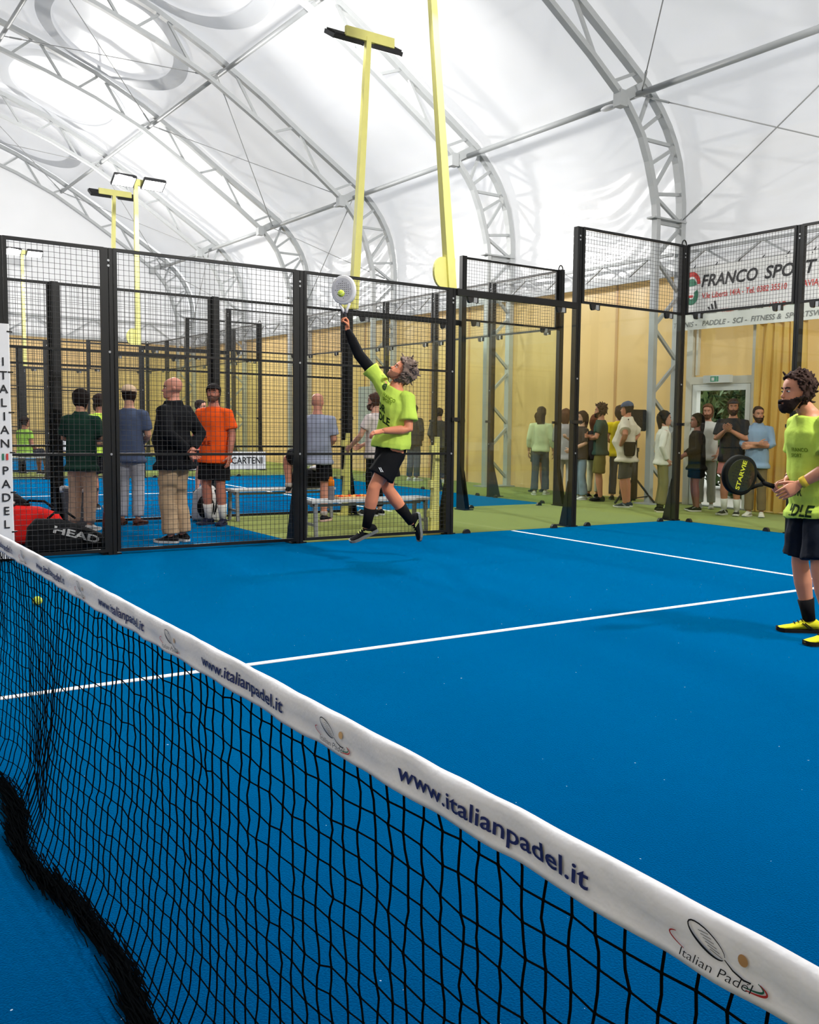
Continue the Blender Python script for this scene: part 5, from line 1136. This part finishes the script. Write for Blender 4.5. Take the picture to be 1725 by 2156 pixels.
def soft_bag(name, label, c, ax, L, Wd, prof, m, cat='bag', group=None):
    """loft along ax; prof: (t, height, width factor)"""
    t = thing(name, label, cat, (c[0], c[1], 0), group); ax = nrm(A3(*ax)); sd = np.cross(Zc, ax); rg = []
    for u, h, wf in prof:
        o = A3(*c) + ax * (u - .5) * L; rg.append([o + sd * Wd * wf * math.copysign(abs(math.cos(a)) ** .6, math.cos(a)) + Zc * (h / 2 + h / 2 * math.copysign(abs(math.sin(a)) ** .6, math.sin(a))) + A3(0, 0, .004) + sd * .012 * noise.noise(Vector((u * 5, a, L))) for a in np.linspace(0, 2 * PI, 22, endpoint=False)])
    part('shell', MB().loft(rg), m, t, True); return t, ax, sd
BK = cloth((24, 25, 27), 'nylon', .3)
t, ax, sd = soft_bag('racket_bag', 'black racket bag with large white lettering on the floor by the fence', (-5.46, 1.70, 0), (.08, 1, 0), .80, .13, ((0, .10, .5), (.03, .26, .85), (.12, .34, 1), (.4, .33, 1), (.65, .26, 1), (.88, .17, .9), (.97, .11, .7), (1, .04, .4)), BK)
m = MB(); n_ = nrm(A3(1, -.08, 0)); bv = BVHTree.FromPolygons([tuple(v.co + Vector(t.location)) for v in t.children[0].data.vertices], [tuple(p.vertices) for p in t.children[0].data.polygons])
def onbag(p):
    h = bv.ray_cast(Vector(p) + Vector(n_) * .5, -Vector(n_), 1.0); return (np.array(h[0]) if h[0] is not None else p) + n_ * .004
lettering(m, 'HEAD', (-5.3, 1.52, .215), nrm(A3(.02, 1, -.30)), nrm(A3(0, .25, 1)), width=.44, height=.068, bold=.03, func=onbag, sub=1); part('lettering', m, cloth((205, 206, 205), 'print'), t)
part('handle', MB().tube([(-5.46, 1.5, .34), (-5.44, 1.56, .40), (-5.44, 1.68, .40), (-5.46, 1.76, .335)], .012, 8), BK, t, True)
part('zip', MB().tube([(-5.335, 1.40, .25), (-5.33, 1.7, .255), (-5.335, 1.95, .19)], .006, 6), cloth((60, 60, 62), 'nylon'), t, True)
t, ax, sd = soft_bag('sports_bag', 'bright red sports bag behind the racket bag', (-6.2, 1.50, 0), (.25, 1, 0), .72, .19, ((0, .16, .6), (.05, .33, .9), (.3, .42, 1), (.6, .40, 1), (.85, .33, .9), (1, .14, .5)), cloth((226, 34, 30), 'nylon', .3))
part('handle', MB().tube([(-6.25, 1.42, .41), (-6.22, 1.48, .47), (-6.17, 1.62, .46), (-6.14, 1.70, .39)], .014, 8), BK, t, True)
t, ax, sd = soft_bag('folded_jacket', 'crumpled black jacket lying on the red sports bag', (-6.36, 1.30, .39), (.3, 1, 0), .42, .15, ((0, .05, .5), (.1, .14, .9), (.4, .20, 1), (.7, .14, .9), (1, .04, .5)), cloth((24, 22, 24), 'nylon', .6), 'jacket')
part('collar', MB().tube([(-6.24, 1.14, .43), (-6.21, 1.24, .47), (-6.22, 1.34, .45)], .018, 8), cloth((216, 214, 212)), t, True)
bn = thing('waste_bin', 'grey plastic bin behind the beige trousers', 'bin', (-7.85, 2.35, 0))
part('bin_body', MB().loft([[(-7.85 + a * wd, 2.35 + b * wd, z) for a, b in ((-1, -.8), (-.8, -1), (.8, -1), (1, -.8), (1, .8), (.8, 1), (-.8, 1), (-1, .8))] for z, wd in ((0, .15), (.45, .19), (.46, .20), (.49, .20))]), cloth((104, 104, 108), 'plastic', .05), bn)
part('bag_liner', MB().loft([[(-7.85 + math.cos(a) * wd, 2.35 + math.sin(a) * wd, z + .012 * math.sin(a * 5)) for a in np.linspace(0, 2 * PI, 20, endpoint=False)] for z, wd in ((.44, .21), (.495, .215), (.505, .19))]), cloth((216, 216, 220), 'plastic'), bn, True)
t, ax, sd = soft_bag('backpack', 'white and black backpack on the floor behind the orange shirt', (-7.88, 3.98, 0), (.6, .8, 0), .36, .14, ((0, .2, .6), (.08, .40, .9), (.4, .50, 1), (.7, .47, 1), (.95, .34, .8), (1, .2, .6)), cloth((214, 212, 210), 'nylon', .4))
part('pocket', MB().sphere((-7.78, 3.94, .2), (.10, .13, .17), 12, 8), BK, t, True); part('strap', MB().tube([(-7.78, 4.06, .42), (-7.68, 4.06, .3), (-7.72, 4.02, .1)], .016, 8), BK, t, True)
t, ax, sd = soft_bag('gym_bag', 'open black gym bag with white towel on the far bench', (-7.72, 5.35, .43), (.1, 1, 0), .55, .15, ((0, .1, .6), (.06, .20, .9), (.4, .27, 1), (.8, .24, 1), (1, .08, .5)), BK)
part('towel', MB().sphere((-7.66, 5.5, .70), (.12, .13, .045), 14, 8), cloth((222, 220, 222), 'towel', .7), t, True); part('strap', MB().tube([(-7.6, 5.1, .66), (-7.45, 5.2, .62), (-7.42, 5.45, .5), (-7.55, 5.6, .56)], .016, 8), BK, t, True)

# ---- loudspeaker on stand
t = thing('speaker_stand', 'black tripod stand under the loudspeaker', 'speaker stand', (-7.72, 11.72, 0))
part('pole', MB().tube([(-7.72, 11.72, .05), (-7.72, 11.72, 1.3)], .035, 10, ref=(1, 0, 0)), BLACK, t, True); part('lower_tube', MB().tube([(-7.72, 11.72, .08), (-7.72, 11.72, .95)], .06, 10, ref=(1, 0, 0)), BLACK, t, True)
for a in (0.4, 2.5, 4.6):
    d = A3(math.cos(a), math.sin(a), 0); part('leg', MB().bar(A3(-7.72, 11.72, .42) + d * .05, A3(-7.72, 11.72, .01) + d * .42, .03), BLACK, t); part('brace', MB().bar(A3(-7.72, 11.72, .10) + d * .05, A3(-7.72, 11.72, .14) + d * .27, .02), BLACK, t)
part('collar', MB().tube([(-7.72, 11.72, .93), (-7.72, 11.72, 1.0)], .075, 10, ref=(1, 0, 0)), CLAMP, t)
t = thing('loudspeaker', 'black loudspeaker on a stand beside the arch column', 'loudspeaker', (-7.72, 11.72, 1.3)); c = A3(-7.72, 11.72, 0)
q = lambda a, b, z: c + Rc * a + Tc * b + Zc * z
part('cabinet', MB().loft([[q(a * wd, b, z) for a, b in ((-1, -.14), (1, -.14), (1.0, .14), (-1.0, .14))] for z, wd in ((1.3, .155), (1.32, .165), (1.66, .165), (1.68, .155))]), cloth((26, 25, 26), 'plastic', .1), t)
part('grille', MB().add([q(-.15, .145, 1.33), q(.15, .145, 1.33), q(.15, .145, 1.65), q(-.15, .145, 1.65)], [(0, 1, 2, 3)]), cloth((34, 33, 34), 'plastic', .8), t)

# ---- exit sign, banner, curtain, notices
t = thing('exit_sign', 'white emergency exit sign with green pictogram above the door', 'sign', (-6.42, 12.40, 2.15))
part('housing', MB().bb((-6.72, 12.34, 2.155), (-6.12, 12.42, 2.285)), mat('sign_case', (.78, .79, .78), .4, var=.03), t)
m = MB()
for x0, x1, mi in ((-6.55, -6.42, 0), (-6.41, -6.37, 0)): m.add([(x0, 12.337, 2.175), (x1, 12.337, 2.175), (x1, 12.337, 2.265), (x0, 12.337, 2.265)], [(0, 1, 2, 3)], mi)
m.add([(-6.525, 12.335, 2.19), (-6.46, 12.335, 2.19), (-6.46, 12.335, 2.245), (-6.525, 12.335, 2.245)], [(0, 1, 2, 3)], 1)
part('pictogram', m, [mat('sign_green', (.05, .35, .22), .5), WHITE], t)
bn = thing('sponsor_banner', 'white sponsor banner hung under the girder above the exit door', 'banner', (-4.3, 12.28, 3.1)); YB = 12.27
xs = np.linspace(-7.15, -1.2, 60); V = []
fy = lambda x, z: YB + .012 * noise.noise(Vector((x * 1.3, z * 2, 0))) + .006 * math.sin(x * 9 + z * 4)
for x in xs:
    for z in np.linspace(3.08, 4.14, 10): V.append((x, fy(x, z), z))
bo = part('sheet', MB().add(V, [(i * 10 + j, (i + 1) * 10 + j, (i + 1) * 10 + j + 1, i * 10 + j + 1) for i in range(59) for j in range(9)]), mat('banner_vinyl', (.80, .79, .77), .5, var=.03, scale=3), bn, True)
fb = lambda p: A3(p[0], fy(p[0], p[2]) - .006, p[2])
m = MB()
def L(s, x, z, w=None, h=None, mi=0, **k):
    m = MB(); lettering(m, s, (x, 0, z), (1, 0, 0), (0, 0, 1), width=w, height=h, func=fb, sub=1, **k); part('lettering', m, [INK, RED, GREYINK, GRN][mi], bo)
L('FRANCO', -6.76, 3.80, 1.22, .20, 0, shear=.22, bold=.02); L('SPORT', -5.40, 3.80, 1.00, .20, 0, shear=.22, bold=.02)
L('V.le Libertà 14/A - Tel. 0382 35510', -6.74, 3.60, 1.78, .095, 1, shear=.12); L('(PAVIA)', -4.74, 3.60, .42, .095, 1, shear=.12)
for s, x, w_, h_, mi in (('Babolat', -6.98, .30, .05, 2), ('adidas', -6.62, .22, .045, 2), ('Wilson', -6.30, .27, .062, 1), ('lacoste', -5.93, .26, .05, 0), ('NIKE', -5.57, .17, .062, 0), ('HEAD', -5.28, .33, .07, 1), ('Prince', -4.88, .12, .05, 3), ('ASICS', -4.2, .3, .05, 0)): L(s, x, 3.335, w_, h_, mi, shear=.15)
for s, x, w_ in (('TENNIS -', -7.40, .56), ('PADDLE -', -6.72, .60), ('SCI -', -6.05, .32), ('FITNESS &', -5.65, .62), ('SPORTSWEAR', -4.96, .95)): L(s, x, 3.135, w_, .085, 2, shear=.2)
for k in range(3):
    a = -6.58 + .07 * k; h_ = .05 + .045 * k; m.add([fb(A3(a, 0, 3.40)), fb(A3(a + .045, 0, 3.40)), fb(A3(a + .01, 0, 3.40 + h_)), fb(A3(a - .03, 0, 3.40 + h_))], [(0, 1, 2, 3)], 0)
part('stripes', m, INK, bo)
g = MB()
def arc(cx, cz, r0, r1, a0, a1, mi, n=14):
    P = [fb(A3(cx + r0 * math.cos(a), 0, cz + r0 * math.sin(a))) for a in np.linspace(a0, a1, n)] + [fb(A3(cx + r1 * math.cos(a), 0, cz + r1 * math.sin(a))) for a in np.linspace(a0, a1, n)]
    g.add(P, [(i, i + 1, n + i + 1, n + i) for i in range(n - 1)], mi)
arc(-7.0, 3.86, .14, .22, 0, PI, 0); arc(-7.0, 3.83, 0.0, .13, .15, PI - .15, 1); arc(-7.0, 3.68, .07, .17, -PI, .55, 1); g.add([fb(A3(a, 0, b)) for a, b in ((-7.12, 3.64), (-6.96, 3.64), (-6.96, 3.68), (-7.12, 3.68))], [(0, 1, 2, 3)], 0)
part('emblem', g, [RED, GRN], bo)
for k in range(12): part('tie', MB().bar((-7.0 + .5 * k, YB, 4.10), (-7.0 + .5 * k, 12.36, 4.2), .012), CLAMP, bn)
t = thing('curtain', 'gathered yellow curtain hanging beside the exit door', 'curtain', (-5.1, 12.3, 0)); V = []; nx, nz = 90, 14
for i in range(nx + 1):
    u = i / nx; x = -5.60 + 1.04 * u
    for j in range(nz + 1):
        v = j / nz; z = .02 + .03 * abs(math.sin(u * 26)) * (1 - v) + (3.06) * v
        V.append((x + .02 * math.sin(u * 19 + v * 2), 12.30 + (.055 * math.sin(u * 40 + 1.5 * math.sin(v * 2.2 + u * 5)) + .02 * math.sin(u * 83)) * (1 - .25 * v), z))
part('fabric', MB().add(V, [(i * (nz + 1) + j, (i + 1) * (nz + 1) + j, (i + 1) * (nz + 1) + j + 1, i * (nz + 1) + j + 1) for i in range(nx) for j in range(nz)]), CURT, t, True)
part('rail', MB().tube([(-5.68, 12.32, 3.1), (-4.5, 12.32, 3.1)], .018, 8), PALE, t)
t = thing('advert_board', 'low white advertising board with black lettering on the neighbouring court', 'banner', (-17.95, 8.55, .2))
bo = part('sheet', MB().bb((-17.96, 6.4, .17), (-17.95, 9.05, .60)), WHITE, t); m = MB(); lettering(m, 'CARTENI', (-17.945, 8.18, .31), (0, 1, 0), (0, 0, 1), width=.78, height=.16, bold=.02); part('lettering', m, INK, bo)
t = thing('advert_board', 'plain white advertising strip low on the neighbouring court fence, far left', 'banner', (-17.95, 5.0, .5))
part('sheet', MB().bb((-17.96, 4.15, .60), (-17.95, 6.0, .86)), WHITE, t); part('border', MB().bb((-17.949, 4.15, .60), (-17.944, 6.0, .63)), NAVY, t)
t = thing('notice_poster', 'pale grey poster with black lettering on the wall behind the jumper', 'poster', (-19.1, 12.54, .8))
bo = part('sheet', MB().bb((-19.75, 12.535, .72), (-18.75, 12.548, 2.35)), mat('poster_paper', (.62, .65, .68), .6), t)
for k, s_ in enumerate(('KM', 'ER', 'YA', 'MU')): m = MB(); lettering(m, s_, (-19.1, 12.53, 1.75 - .28 * k), (1, 0, 0), (0, 0, 1), height=.13, bold=.03); part('lettering', m, INK, bo)
bench(-19.75, 3.5, 4.7, 'low bench under the seated neon shirt, far left')

bpy.data.scenes.remove(TMP_SC)
